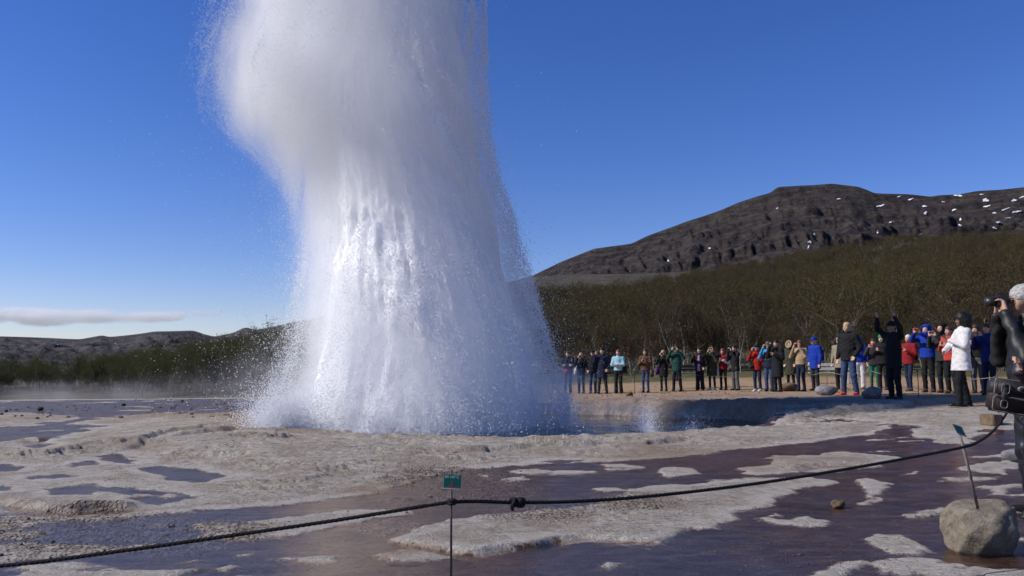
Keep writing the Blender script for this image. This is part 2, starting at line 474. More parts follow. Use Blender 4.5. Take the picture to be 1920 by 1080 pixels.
def ground_material():
    m = bpy.data.materials.new("sinter_and_soil"); t = NT(m)
    p = t.pos()
    dry = t.attr("dry"); sandf = t.attr("sand"); grassf = t.attr("grass"); heathf = t.attr("heath"); gravf = t.attr("gravel"); rustf = t.attr("rust")
    n1 = t.noise(p, 1.3, 6, 0.6); n2 = t.noise(p, 9, 6, 0.65); n3 = t.noise(p, 55, 4, 0.6); n4 = t.noise(t.mapping(p, (1, 2.2, 1)), 3.2, 5, 0.6, 0.6)
    # dry sinter
    c = t.mix(t.ramp(n4, [(0.30, 0.0), (0.68, 1.0)]), (0.30, 0.255, 0.195), (0.56, 0.50, 0.42))
    c = t.mix(t.ramp(n2, [(0.42, 0.0), (0.70, 0.55)]), c, (0.62, 0.57, 0.495))
    n5 = t.noise(t.mapping(p, (1, 2.6, 1)), 11, 6, 0.7, 0.5)
    c = t.mix(t.ramp(n3, [(0.34, 0.6), (0.48, 0.0)]), c, (0.16, 0.135, 0.11))
    c = t.mix(t.ramp(n5, [(0.36, 0.8), (0.46, 0.0)]), c, (0.13, 0.105, 0.082))
    c = t.mix(t.ramp(n1, [(0.44, 0.0), (0.64, 0.6)]), c, (0.27, 0.21, 0.15))
    # pale crust just above the water line
    crust = t.math('MULTIPLY', t.maprange(dry, 0.0, 0.05), t.maprange(dry, 0.28, 0.08))
    c = t.mix(t.math('MULTIPLY', crust, t.ramp(n1, [(0.35, 0.0), (0.6, 0.6)])), c, (0.64, 0.60, 0.54))
    c = t.mix(t.math('MULTIPLY', rustf, t.ramp(n2, [(0.3, 0.25), (0.62, 0.85)])), c, (0.25, 0.135, 0.055))
    # the wet bed: brown and wine-coloured mats with paler mineral veils
    w = t.mix(t.ramp(n1, [(0.35, 0.0), (0.66, 1.0)]), (0.044, 0.018, 0.009), (0.118, 0.062, 0.034))
    w = t.mix(t.ramp(n4, [(0.46, 0.0), (0.70, 0.7)]), w, (0.24, 0.18, 0.135))
    w = t.mix(t.math('MULTIPLY', rustf, 0.6), w, (0.16, 0.065, 0.02))
    w = t.mix(t.ramp(n3, [(0.30, 0.5), (0.5, 0.0)]), w, (0.040, 0.026, 0.022))
    vo = t.new("ShaderNodeTexVoronoi", {"Vector": p, "Scale": 34.0, "Randomness": 1.0})
    peb = t.ramp(vo.outputs["Distance"], [(0.25, 1.0), (0.6, 0.0)])
    gcol = t.mix(vo.outputs["Color"], (0.10, 0.065, 0.045), (0.42, 0.35, 0.28))
    gmask = t.math('MULTIPLY', t.maprange(gravf, 0.35, 0.7), t.ramp(n2, [(0.4, 0.0), (0.55, 1.0)]))
    edge = t.maprange(t.math('ADD', dry, t.math('ADD', t.math('MULTIPLY', t.math('SUBTRACT', n5, 0.5), 0.15), t.math('MULTIPLY', t.math('SUBTRACT', n3, 0.5), 0.08))), -0.012, 0.022)
    c = t.mix(edge, w, c)
    c = t.mix(gmask, c, gcol)
    # sand of the path
    s = t.mix(n2, (0.38, 0.225, 0.105), (0.53, 0.345, 0.18))
    s = t.mix(t.ramp(n3, [(0.32, 0.6), (0.5, 0.0)]), s, (0.16, 0.10, 0.06))
    s = t.mix(t.ramp(n1, [(0.55, 0.0), (0.68, 0.6)]), s, (0.40, 0.35, 0.28))
    c = t.mix(t.math('MULTIPLY', sandf, t.ramp(n1, [(0.25, 0.45), (0.5, 1.0)])), c, s)
    # grass and heath
    g = t.mix(n2, (0.045, 0.055, 0.014), (0.115, 0.110, 0.034))
    g = t.mix(t.ramp(n1, [(0.45, 0.0), (0.65, 0.7)]), g, (0.17, 0.13, 0.065))
    h1 = t.noise(p, 0.09, 6, 0.65); h2 = t.noise(t.mapping(p, (1, 1, 5)), 0.35, 5, 0.7)
    h = t.mix(t.ramp(h1, [(0.38, 0.0), (0.62, 1.0)]), (0.030, 0.022, 0.014), (0.072, 0.060, 0.034))
    h = t.mix(t.ramp(h2, [(0.48, 0.0), (0.62, 0.8)]), h, (0.095, 0.080, 0.056))
    g = t.mix(heathf, g, h)
    c = t.mix(grassf, c, g)
    wetrough = t.mix(edge, (0.30,) * 3, (0.88,) * 3)
    b = t.bsdf(Base_Color=c, Roughness=wetrough)
    t.set(b, "Specular IOR Level", 0.3)
    hgt = t.math('ADD', t.math('ADD', t.math('MULTIPLY', n2, 0.8), t.math('MULTIPLY', n5, 1.0)), t.math('MULTIPLY', n3, 0.4))
    hgt = t.math('ADD', hgt, t.math('MULTIPLY', t.math('MULTIPLY', peb, gmask), 1.2))
    t.set(b, "Normal", t.bump(hgt, 1.0, 0.06))
    t.l.new(b.outputs[0], t.out.inputs["Surface"])
    return m
M_GROUND = ground_material()
ground = tag(link("ground", me, M_GROUND), "pale sinter terraces, sand path and heath slope around the geyser", None, None, "structure")

# ---- shallow water running over the low parts of the sinter
def water_material(name, tint, bump_s, rough, ior=1.3, gcol=(1, 1, 1), refl=1.0):
    m = bpy.data.materials.new(name); t = NT(m)
    p = t.pos()
    h = t.math('ADD', t.noise(t.mapping(p, (1.0, 1.8, 1)), 5.0, 3, 0.5, 0.4), t.math('MULTIPLY', t.noise(p, 26.0, 3, 0.55), 0.35))
    nrm = t.bump(h, bump_s, 0.02)
    fr = t.new("ShaderNodeFresnel", {"IOR": ior, "Normal": nrm})
    rg = t.maprange(t.noise(t.mapping(p, (1, 1.6, 1)), 0.9, 4, 0.6), 0.35, 0.65, rough * 0.5, rough * 2.0)
    gl = t.new("ShaderNodeBsdfGlossy", {"Color": gcol, "Roughness": rg, "Normal": nrm})
    tr = t.new("ShaderNodeBsdfTransparent", {"Color": tint})
    mx = t.new("ShaderNodeMixShader", {0: t.math('MULTIPLY', fr.outputs[0], refl), 1: tr.outputs[0], 2: gl.outputs[0]})
    t.l.new(mx.outputs[0], t.out.inputs["Surface"])
    return m
M_FILM = water_material("shallow_water", (0.86, 0.80, 0.78), 0.30, 0.12, 1.25, (0.95, 0.80, 0.68), 0.20)
wr = np.concatenate([np.geomspace(1.6, 4.0, 12)[:-1], np.geomspace(4.0, 38, 170)])
wa = np.linspace(-50, 44, 190) * math.pi / 180
WX = (wr[:, None] * np.sin(wa)[None, :]).ravel(); WY = (wr[:, None] * np.cos(wa)[None, :]).ravel()
WB = base_h(WX, WY); WQ = pool_q(WX, WY); WF = dry_field(WX, WY)
wf = grid_faces(len(wr), len(wa))[:, ::-1]
bad = (WQ < 1.03) | (WF > 0.42)
keep = ~np.all(bad[wf], 1) & ~np.any((WQ < 1.0)[wf], 1)
wme = make_mesh("shallow_water", np.stack([WX, WY, WB - 0.004], 1), wf[keep])
shallow = tag(link("shallow_water", wme, M_FILM), "thin sheet of run-off water between the sinter islands", None, None, "structure")

# ---- pool
M_POOL = water_material("pool_water", (0.13, 0.23, 0.40), 0.35, 0.06)
an = np.linspace(0, 2 * math.pi, 97)[:-1]
rings = np.linspace(0, 1.06, 14)
pv = [(POOL[0], POOL[1], POOL_Z)]
for q in rings[1:]:
    for a in an:
        k = q * (1 + 0.05 * math.sin(3 * a + 1) + 0.035 * math.sin(7 * a) + 0.02 * math.sin(13 * a + 2))
        pv.append((POOL[0] + POOL[2] * k * math.cos(a), POOL[1] + POOL[3] * k * math.sin(a), POOL_Z))
pv = np.array(pv)
pv[:, 2] += 0.03 * fbm(pv[:, 0] * 1.5, pv[:, 1] * 1.5, 5, 3)
pf = []
N = 96
for i in range(N):
    pf.append((0, 1 + i, 1 + (i + 1) % N, 1 + (i + 1) % N))
bm = bmesh.new()
bv = [bm.verts.new(v) for v in pv]
for i in range(N): bm.faces.new((bv[0], bv[1 + i], bv[1 + (i + 1) % N]))
for j in range(len(rings) - 2):
    for i in range(N):
        a, b = 1 + j * N + i, 1 + j * N + (i + 1) % N
        bm.faces.new((bv[a], bv[a + N], bv[b + N], bv[b]))
pool = tag(bm_obj("pool_water", bm, M_POOL, smooth=True), "dark blue pool at the foot of the geyser", None, None, "structure")

# ================================================================== MOUNTAIN AND FAR HILLS
def far_range(name, prof, r0, r1, r2, foot_px, mat, seed, gully, nx, ny, smooth_k=1.0, terr=0.0):
    prof = np.array(prof, float)
    rays = [ray(a, b) for a, b in prof]
    paz = np.array([math.atan2(d.x, d.y) for d in rays]); pel = np.array([d.z / math.hypot(d.x, d.y) for d in rays])
    az = np.linspace(paz[0], paz[-1], nx)
    el = np.interp(az, paz, pel)
    k = np.exp(-np.linspace(-3, 3, 9) ** 2); k /= k.sum()
    el = np.convolve(np.pad(el, 4, mode='edge'), k, 'valid')
    top = CAM_H + el * r1
    rad = np.concatenate([np.linspace(r0, r1, ny), np.linspace(r1, r2, ny // 4)[1:]])
    A, Rr = np.meshgrid(az, rad)
    T = np.clip((Rr - r0) / (r1 - r0), 0, 1); back = np.clip((Rr - r1) / (r2 - r1), 0, 1)
    top2 = np.broadcast_to(top, A.shape)
    foot = foot_px
    X = Rr * np.sin(A); Y = Rr * np.cos(A)
    s = r1 * 0.02
    warp = fbm(X / (6 * s), Y / (6 * s), seed + 5, 3)
    u = A * r1 / s + warp * 1.5
    g = np.abs(fbm(u * 0.9, T * 5.0, seed, 6, 0.6))
    shape = T ** 1.25
    Z = foot + (top2 - foot) * shape
    amp = gully * (top2 - foot) * np.sin(np.clip(T, 0, 1) * math.pi) ** 0.8
    Z = Z + amp * (g - 0.28) + 0.25 * amp * fbm(X / s, Y / s, seed + 9, 5, 0.6)
    if terr > 0:
        st = (top2 - foot) / 9.0
        lev = Z / st + 0.25 * fbm(X / (4 * s), Y / (4 * s), seed + 3, 3)
        fr = lev - np.floor(lev)
        Z = Z + terr * st * (sstep(0.35, 0.75, fr) - fr)
    Z = Z - back * (top2 - foot) * 0.5 + (T >= 1) * 0.0
    me = make_mesh(name, np.stack([X.ravel(), Y.ravel(), Z.ravel()], 1), grid_faces(len(rad), nx)[:, ::-1])
    attr(me, "height", ((Z - foot) / (top2.max() - foot)).ravel())
    return link(name, me, mat), (az, rad, Z)

def rock_material(name, cols, scale, bumpd):
    m = bpy.data.materials.new(name); t = NT(m)
    p = t.pos()
    geo = t.n.new("ShaderNodeNewGeometry")
    sep = t.new("ShaderNodeSeparateXYZ", {0: geo.outputs["Normal"]})
    n1 = t.noise(p, scale, 7, 0.62, 0.3); n2 = t.noise(t.mapping(p, (1, 1, 6)), scale * 2.2, 6, 0.65); n3 = t.noise(p, scale * 9, 5, 0.65)
    c = t.mix(t.ramp(n1, [(0.38, 0.0), (0.62, 1.0)]), cols[0], cols[1])
    c = t.mix(t.ramp(n2, [(0.45, 0.0), (0.62, 0.85)]), c, cols[2])
    c = t.mix(t.ramp(n3, [(0.30, 0.7), (0.5, 0.0)]), c, cols[3])
    b = t.bsdf(Base_Color=c, Roughness=0.95)
    t.set(b, "Specular IOR Level", 0.1)
    t.set(b, "Normal", t.bump(t.math('ADD', n2, t.math('MULTIPLY', n3, 0.6)), 1.0, bumpd))
    return m
M_MTN = rock_material("basalt_slope", [(0.028, 0.022, 0.024), (0.050, 0.040, 0.040), (0.078, 0.069, 0.054), (0.017, 0.015, 0.016)], 0.006, 22.0)
MTN = [(880, 600), (960, 545), (995, 517), (1050, 490), (1115, 464), (1185, 454), (1215, 440), (1290, 412), (1340, 395), (1378, 380), (1420, 367), (1445, 360), (1458, 349), (1490, 347), (1520, 345), (1560, 342),
       (1608, 347), (1622, 352), (1640, 360), (1700, 363), (1745, 367), (1760, 364), (1800, 362), (1830, 357), (1870, 354), (1920, 348), (2050, 344), (2250, 352), (2600, 380), (3000, 470)]
mountain, MG = far_range("mountain", MTN, 900.0, 2600.0, 3600.0, 10.0, M_MTN, 301, 0.07, 480, 190, terr=0.35)
tag(mountain, "dark flat topped mountain with snow patches behind the wood", None, None, "structure")
M_HILL = rock_material("far_hill", [(0.040, 0.038, 0.046), (0.072, 0.066, 0.066), (0.115, 0.105, 0.090), (0.026, 0.025, 0.032)], 0.004, 25.0)
HILL = [(-900, 640), (-400, 628), (-100, 634), (0, 630), (60, 632), (150, 636), (185, 630), (193, 628), (202, 632), (260, 626), (290, 621), (330, 620), (362, 619), (385, 627), (402, 631), (440, 623), (452, 616), (464, 613), (476, 619),
        (520, 611), (580, 599), (660, 585), (760, 590), (900, 600), (1020, 640)]
hills, HG = far_range("far_hills", HILL, 1100.0, 3200.0, 4200.0, -6.0, M_HILL, 401, 0.30, 360, 120, terr=0.3)
tag(hills, "low dark lava hills on the left horizon", None, None, "structure")
# the plain in front of the hills, to the horizon
bm = bmesh.new()
bmesh.ops.create_grid(bm, x_segments=40, y_segments=40, size=1.0)
for v in bm.verts:
    v.co.x = v.co.x * 9000; v.co.y = 300 + (v.co.y + 1) * 5600
    v.co.z = -7.0
M_PLAIN = simple_mat("plain_grass", (0.075, 0.085, 0.035), 0.95, 0.4, 0.01, 0.3, 1.0)
tag(bm_obj("plain", bm, M_PLAIN), "flat green plain below the far hills", None, None, "structure")
# ================================================================== THE GEYSER
GEY_D = 17.0
def row_profile(rows):
    """(y px, left px, right px) -> heights, centres, half widths at the geyser's distance"""
    z = []; c = []; h = []
    for y, l, r in rows:
        a = at(l, y, GEY_D); b = at(r, y, GEY_D)
        z.append(a.z); c.append((a.x + b.x) / 2); h.append((b.x - a.x) / 2)
    o = np.argsort(z)
    return np.array(z)[o], np.array(c)[o], np.array(h)[o]

def smooth_interp(x, xp, fp, w):
    k = np.linspace(-1, 1, 9)
    return sum(np.interp(x + d * w, xp, fp) for d in k) / 9

def column_mesh(name, rows, nz, na, disp, deep=0.85, zmin=None):
    z, c, h = row_profile(rows)
    zz = np.linspace(z[0] if zmin is None else zmin, z[-1], nz)
    cc = smooth_interp(zz, z, c, 0.35); hh = smooth_interp(zz, z, h, 0.35)
    A = np.linspace(0, 2 * math.pi, na, endpoint=False)
    ZZ, AA = np.meshgrid(zz, A, indexing='ij')
    d = disp(AA, ZZ)
    rad = np.maximum(hh[:, None] * 1.0 + d * np.clip(hh[:, None] / 1.2, 0.15, 1.3), 0.03)
    X = cc[:, None] + rad * np.cos(AA); Y = GEY_D + rad * deep * np.sin(AA)
    v = np.stack([X.ravel(), Y.ravel(), ZZ.ravel()], 1)
    i = np.arange(nz - 1)[:, None] * na; j = np.arange(na)[None, :]; k = (j + 1) % na
    f = np.stack([(i + j).ravel(), (i + k).ravel(), (i + na + k).ravel(), (i + na + j).ravel()], 1)
    b0 = len(v); v = np.concatenate([v, [[cc[0], GEY_D, zz[0]], [cc[-1], GEY_D, zz[-1] + 0.1]]])
    tri = [(b0, (q + 1) % na, q, q) for q in range(na)]
    bm = bmesh.new()
    V = [bm.verts.new(p) for p in v]
    for a in f: bm.faces.new([V[q] for q in a])
    for q in range(na):
        bm.faces.new((V[b0], V[(q + 1) % na], V[q]))
        bm.faces.new((V[b0 + 1], V[(nz - 1) * na + q], V[(nz - 1) * na + (q + 1) % na]))
    me = bpy.data.meshes.new(name); bm.to_mesh(me); bm.free()
    me.polygons.foreach_set("use_smooth", np.ones(len(me.polygons), dtype=bool))
    return me

def ring_noise(A, Z, ka, kz, seed, octv=4, gain=0.5):
    """periodic in the angle: noise sampled on a circle"""
    x = np.cos(A) * ka; y = np.sin(A) * ka
    return fbm(x + Z * kz * 0.73, y + Z * kz, seed, octv, gain)

CORE = [(-620, 745, 765), (-520, 725, 785), (-380, 695, 805), (-200, 668, 822), (-60, 650, 832), (0, 642, 838), (60, 634, 852), (120, 628, 868), (190, 626, 880), (230, 628, 885), (280, 632, 890), (330, 636, 897), (400, 638, 916), (500, 634, 942),
        (600, 622, 970), (700, 604, 994), (800, 580, 1008), (835, 572, 1012)]
MIST = [(-760, 690, 800), (-620, 600, 850), (-420, 520, 870), (-200, 470, 880), (-50, 432, 888), (40, 412, 900), (110, 398, 910), (190, 394, 914), (240, 414, 920), (290, 470, 928), (340, 525, 936), (400, 555, 958), (500, 562, 984),
        (600, 550, 1016), (700, 525, 1048), (780, 490, 1075), (832, 478, 1085)]

M_FROTH = bpy.data.materials.new("froth"); t = NT(M_FROTH)
p = t.pos()
st = t.noise(t.mapping(p, (2.2, 2.2, 0.35)), 1.6, 6, 0.65, 0.3)
fn = t.noise(t.mapping(p, (1, 1, 0.45)), 14, 5, 0.7)
b = t.bsdf(Base_Color=t.mix(t.ramp(st, [(0.35, 0.0), (0.6, 1.0)]), (0.88, 0.885, 0.89), (0.95, 0.945, 0.935)), Roughness=0.9)
t.set(b, "Specular IOR Level", 0.1)
t.set(b, "Normal", t.bump(t.math('ADD', st, t.math('MULTIPLY', fn, 0.5)), 0.22, 0.10))

def core_disp(A, Z):
    streak = ring_noise(A, Z, 3.2, 0.16, 11, 4, 0.55)
    billow = ring_noise(A, Z, 1.7, 0.75, 12, 5, 0.55)
    fine = ring_noise(A, Z, 14, 0.9, 13, 4, 0.6)
    return 0.08 * streak + 0.14 * billow + 0.05 * fine
geyser = empty("geyser", (at(810, 812, GEY_D).x, GEY_D, POOL_Z))
tag(geyser, "tall white erupting geyser column leaning mist to the left", "geyser")
core = link("water_column", column_mesh("water_column", CORE, 280, 240, core_disp, 0.95, zmin=-0.3), M_FROTH)
def keep_parent(o, par):
    o.parent = par
    o.matrix_parent_inverse = Matrix.Translation(par.location).inverted()
keep_parent(core, geyser)

# ---- mist around the jet: real scattering volume
def mist_material(name, dens, col, scale, vstretch, lo, hi, aniso=0.25, thin=None):
    m = bpy.data.materials.new(name); t = NT(m)
    p = t.pos()
    n = t.noise(t.mapping(p, (1, 1, vstretch)), scale, 6.0, 0.66, 0.6)
    k = t.maprange(n, lo, hi)
    at_ = t.new("ShaderNodeAttribute", attribute_name="density").outputs["Fac"]
    if thin: k = t.math('MULTIPLY', k, t.maprange(t.new("ShaderNodeSeparateXYZ", {0: p}).outputs[2], thin[0], thin[1], 1.0, thin[2]))   # the drifting plume is thinner than the foot
    d = t.math('MULTIPLY', t.math('MULTIPLY', at_, k), dens)
    pv = t.new("ShaderNodeVolumePrincipled", {"Color": col, "Density": d, "Anisotropy": aniso})
    t.l.new(pv.outputs[0], t.out.inputs["Volume"])
    return m

def volume_object(name, me, mat, voxel, band):
    ng = bpy.data.node_groups.new(name + "_grid", 'GeometryNodeTree')
    ng.interface.new_socket("Geometry", in_out='INPUT', socket_type='NodeSocketGeometry')
    ng.interface.new_socket("Geometry", in_out='OUTPUT', socket_type='NodeSocketGeometry')
    gi = ng.nodes.new("NodeGroupInput"); go = ng.nodes.new("NodeGroupOutput")
    mv = ng.nodes.new("GeometryNodeMeshToVolume")
    mv.resolution_mode = 'VOXEL_SIZE'
    mv.inputs["Voxel Size"].default_value = voxel
    mv.inputs["Interior Band Width"].default_value = band
    mv.inputs["Density"].default_value = 1.0
    sm = ng.nodes.new("GeometryNodeSetMaterial"); sm.inputs["Material"].default_value = mat
    ng.links.new(gi.outputs[0], mv.inputs["Mesh"]); ng.links.new(mv.outputs[0], sm.inputs["Geometry"]); ng.links.new(sm.outputs[0], go.inputs[0])
    o = link(name, me, mat)
    md = o.modifiers.new("grid", 'NODES'); md.node_group = ng
    return o

M_MIST = mist_material("geyser_mist", 3.3, (0.995, 0.998, 1.0), 1.5, 0.25, 0.32, 0.58, -0.25, (4.0, 7.0, 0.55))
def mist_disp(A, Z):
    return 0.42 * ring_noise(A, Z, 1.6, 0.55, 26, 5, 0.55) + 0.26 * ring_noise(A, Z, 4.5, 1.5, 27, 4, 0.6)
mist = volume_object("mist", column_mesh("mist", MIST, 150, 120, mist_disp, 0.92, zmin=-0.2), M_MIST, 0.12, 0.85)
keep_parent(mist, geyser)
mist["kind"] = "stuff"

# ---- flying drops: spheres of a few millimetres to centimetres
rng = np.random.default_rng(7)
M_DROP = bpy.data.materials.new("drops"); t = NT(M_DROP)
b = t.bsdf(Base_Color=(0.91, 0.92, 0.93), Roughness=0.25)
t.set(b, "Specular IOR Level", 0.5)
def droplet_object(name, pts, rad):
    me = bpy.data.meshes.new(name)
    me.vertices.add(len(pts)); me.vertices.foreach_set("co", np.ascontiguousarray(pts, dtype=np.float32).ravel())
    attr(me, "rad", rad)
    ng = bpy.data.node_groups.new(name + "_points", 'GeometryNodeTree')
    ng.interface.new_socket("Geometry", in_out='INPUT', socket_type='NodeSocketGeometry')
    ng.interface.new_socket("Geometry", in_out='OUTPUT', socket_type='NodeSocketGeometry')
    gi = ng.nodes.new("NodeGroupInput"); go = ng.nodes.new("NodeGroupOutput")
    na = ng.nodes.new("GeometryNodeInputNamedAttribute"); na.data_type = 'FLOAT'; na.inputs["Name"].default_value = "rad"
    mp = ng.nodes.new("GeometryNodeMeshToPoints")
    sm = ng.nodes.new("GeometryNodeSetMaterial"); sm.inputs["Material"].default_value = M_DROP
    ng.links.new(gi.outputs[0], mp.inputs["Mesh"]); ng.links.new(na.outputs["Attribute"], mp.inputs["Radius"])
    ng.links.new(mp.outputs[0], sm.inputs["Geometry"]); ng.links.new(sm.outputs[0], go.inputs[0])
    o = link(name, me, M_DROP)
    md = o.modifiers.new("points", 'NODES'); md.node_group = ng
    o["kind"] = "stuff"
    return o

zC, cC, hC = row_profile(CORE); zM, cM, hM = row_profile(MIST)
def spray(n, side, spread, zlo, zhi, rmin, rmax, bias=1.0):
    z = zlo + (zhi - zlo) * rng.random(n) ** bias
    c = np.interp(z, zC, cC); h = np.interp(z, zC, hC)
    ang = rng.uniform(-math.pi, math.pi, n) if side is None else side + rng.normal(0, 0.75, n)
    clump = 0.5 + 0.5 * ring_noise(ang, z, 5, 1.1, 71, 3)
    out = rng.exponential(1.0, n) * np.interp(z, [zlo, zhi], spread) * (0.35 + 1.3 * clump)
    k = h + out - 0.15
    x = c + k * np.cos(ang); y = GEY_D + 0.8 * k * np.sin(ang)
    rad = rmin + (rmax - rmin) * rng.random(n) ** 5
    return np.stack([x, y, z], 1), rad
P = []; Q = []
for a in (spray(110000, 0.0, (0.46, 0.16), -0.1, 6.5, .002, .009, 1.4), spray(70000, math.pi, (0.75, 0.75), -0.1, 6.0, .002, .008, 1.2), spray(60000, -math.pi / 2, (0.6, 0.4), -0.1, 8.5, .002, .008)):
    P.append(a[0]); Q.append(a[1])
# the splashes thrown out at the foot: left fan, and two small ones on the pool at right
def splash(px, py, d, n, wx, hz, lean, r0=.0025, r1=.010):
    o = at(px, py, d)
    vx = rng.normal(lean, wx, n); vz = np.abs(rng.normal(0, 1, n)) * hz
    tt = rng.random(n) ** 0.5 * 1.2
    x = o.x + vx * tt; z = POOL_Z + vz * tt * 1.6 - 0.9 * hz * tt * tt; y = d + rng.normal(0, 0.35, n)
    k = z > POOL_Z - 0.02
    return np.stack([x, y, z], 1)[k], (r0 + (r1 - r0) * rng.random(n) ** 3)[k]
for a in (splash(545, 812, 14.3, 60000, 0.26, 0.30, -0.28), splash(600, 812, 14.6, 22000, 0.5, 0.4, -0.5), splash(1212, 800, 15.4, 9000, 0.15, 0.26, 0.0, .002, .007), splash(1290, 798, 15.6, 2000, 0.2, 0.14, 0.1, .002, .006), splash(800, 810, 14.4, 12000, 0.9, 0.35, 0.0), splash(860, 790, 15.0, 5000, 0.3, 0.7, 0.0)):
    P.append(a[0]); Q.append(a[1])
# streaks: chains of drops shed down the flanks of the jet, thickest at the front and on the shaded right
def streaks(n, per, amid, aspread, zlo, zhi, lo, hi, r0, r1):
    a0 = rng.normal(amid, aspread, n); zt = rng.uniform(zlo, zhi, n); L = rng.uniform(0.7, 2.0, n); fr = lo + (hi - lo) * rng.random(n) ** 0.8
    u = rng.random((n, per)) ** 1.25
    z = zt[:, None] - L[:, None] * u
    a = a0[:, None] + rng.normal(0, 0.026, (n, per)) + 0.05 * (u - .5) * rng.normal(0, 1, n)[:, None]
    hc = np.interp(z, zC, hC); hm = np.interp(z, zM, hM); cc = np.interp(z, zC, cC); cm = np.interp(z, zM, cM)
    k = fr[:, None] + 0.10 * u
    h = hc * (1 - k) + hm * k; c = cc * (1 - k) + cm * k
    h = h + rng.normal(0, 0.03, (n, per)) + 0.10 * fbm(np.cos(a) * 9, z * 1.5 + np.sin(a) * 9, 81, 3)
    dp = 0.95 * (1 - k) + 0.92 * k
    pts = np.stack([c + h * np.cos(a), GEY_D + dp * h * np.sin(a), z], -1).reshape(-1, 3)
    rad = (r0 + (r1 - r0) * rng.random(n * per) ** 3)
    ok = pts[:, 2] > POOL_Z
    return pts[ok], rad[ok]
for a in (streaks(260, 160, -0.7, 0.5, 0.3, 9.5, 0.55, 1.06, .003, .010), streaks(300, 220, 0.0, 0.45, 0.2, 9.5, 0.5, 1.08, .003, .009), streaks(240, 160, -1.7, 0.5, 0.1, 4.0, 0.5, 1.05, .003, .009), streaks(150, 160, -2.6, 0.4, 0.0, 3.5, 0.6, 1.1, .0025, .008),
          streaks(420, 130, -2.7, 0.55, 5.0, 11.0, 0.65, 1.02, .0015, .005), streaks(260, 150, -1.9, 0.5, 4.0, 10.5, 0.75, 1.08, .002, .006)):
    P.append(a[0]); Q.append(a[1])
# loose strands thrown up along the right of the crown
for k in range(9):
    x0 = 832 + 9 * k; n = 2600
    u = rng.random(n)
    px = x0 + (4 + 2 * k % 5) * np.sin(u * 3 + k) + 14 * u * (k % 3 - 1) + rng.normal(0, 2.2, n); py = 120 - (150 + 40 * (k % 4)) * u + rng.normal(0, 3, n)
    d_ = GEY_D + rng.normal(0.05 * k, .06, n)
    pts = np.array([at(a_, b_, c_)[:] for a_, b_, c_ in zip(px, py, d_)])
    P.append(pts); Q.append(rng.uniform(.002, .007, n))
drops = droplet_object("spray_drops", np.concatenate(P), np.concatenate(Q))
keep_parent(drops, geyser)
# ================================================================== BIRCH WOOD
def tube_mesh(segs, sides=5):
    """segs: list of (p0, p1, r0, r1) -> verts, quads"""
    V = []; F = []
    for p0, p1, r0, r1 in segs:
        p0 = np.array(p0); p1 = np.array(p1); d = p1 - p0; L = np.linalg.norm(d) + 1e-9; d /= L
        a = np.cross(d, [0, 0, 1.0] if abs(d[2]) < 0.9 else [1.0, 0, 0]); a /= np.linalg.norm(a); b = np.cross(d, a)
        o = len(V)
        for p, r in ((p0, r0), (p1, r1)):
            for k in range(sides):
                q = 2 * math.pi * k / sides
                V.append(p + r * (math.cos(q) * a + math.sin(q) * b))
        for k in range(sides):
            j = (k + 1) % sides
            F.append((o + k, o + j, o + sides + j, o + sides + k))
    return np.array(V), np.array(F)

def grow_tree(seed, height, stems, spread, n_leaf, leaf, low=0.25):
    r = random.Random(seed)
    limbs = []; twigs = []; tips = []
    def grow(p, d, L, rad, depth):
        n = 4 if depth == 0 else 3
        q = Vector(p); dd = Vector(d).normalized()
        for i in range(n):
            nd = (dd + Vector((r.gauss(0, .13), r.gauss(0, .13), r.gauss(0.05, .07)))).normalized()
            e = q + nd * (L / n)
            r0 = rad * (1 - 0.75 * i / n); r1 = rad * (1 - 0.75 * (i + 1) / n)
            (limbs if depth < 2 else twigs).append((tuple(q), tuple(e), r0, r1))
            if depth < 3 and (i > 0 or depth > 0):
                for k in range(3 if depth < 2 else 2):
                    bd = (nd * r.uniform(.5, 1.0) + Vector((r.gauss(0, .6), r.gauss(0, .6), r.uniform(-.05, .55)))).normalized()
                    if depth == 2:
                        e2 = e + bd * r.uniform(.15, .4) * height / 4
                        twigs.append((tuple(e), tuple(e2), .004, .002)); tips.append(e2); tips.append(e.lerp(e2, .5))
                    else:
                        grow(e, bd, L * r.uniform(.34, .52), r1 * .62 + .003, depth + 1)
            q, dd = e, nd
        tips.append(q)
    for s in range(stems):
        a = 2 * math.pi * (s + r.random() * .7) / stems
        d = Vector((math.cos(a) * spread, math.sin(a) * spread, 1))
        grow((math.cos(a) * .08, math.sin(a) * .08, -0.1), d, height * r.uniform(.72, .98), .045 * height / 4 * r.uniform(.8, 1.2), 0)
    tv, tf = tube_mesh(limbs, 5)
    wv, wf = tube_mesh(twigs, 3)
    LV = []; LF = []
    for i in range(n_leaf):
        c = tips[r.randrange(len(tips))] + Vector((r.gauss(0, .10), r.gauss(0, .10), r.gauss(0, .09))) * height / 4
        if c.z < height * low * r.random(): continue
        s = leaf * r.uniform(.6, 1.35)
        e = Euler((r.uniform(0, 6.28), r.uniform(0, 6.28), r.uniform(0, 6.28))).to_matrix()
        o = len(LV)
        for x, y in ((-.5, 0), (0, -.36), (.55, 0), (0, .36)):
            LV.append(c + e @ Vector((x * s, y * s, 0.12 * s * (abs(x) - .2))))
        LF.append((o, o + 1, o + 2, o + 3))
    LV = np.array(LV); LF = np.array(LF) + len(wv)
    cv = np.concatenate([wv, LV]); cf = np.concatenate([wf, LF])
    trunk = make_mesh("trunk", tv, tf); crown = make_mesh("crown", cv, cf, smooth=False)
    mi = np.zeros(len(cf), dtype=np.int32); mi[len(wf):] = 1
    return trunk, crown, mi

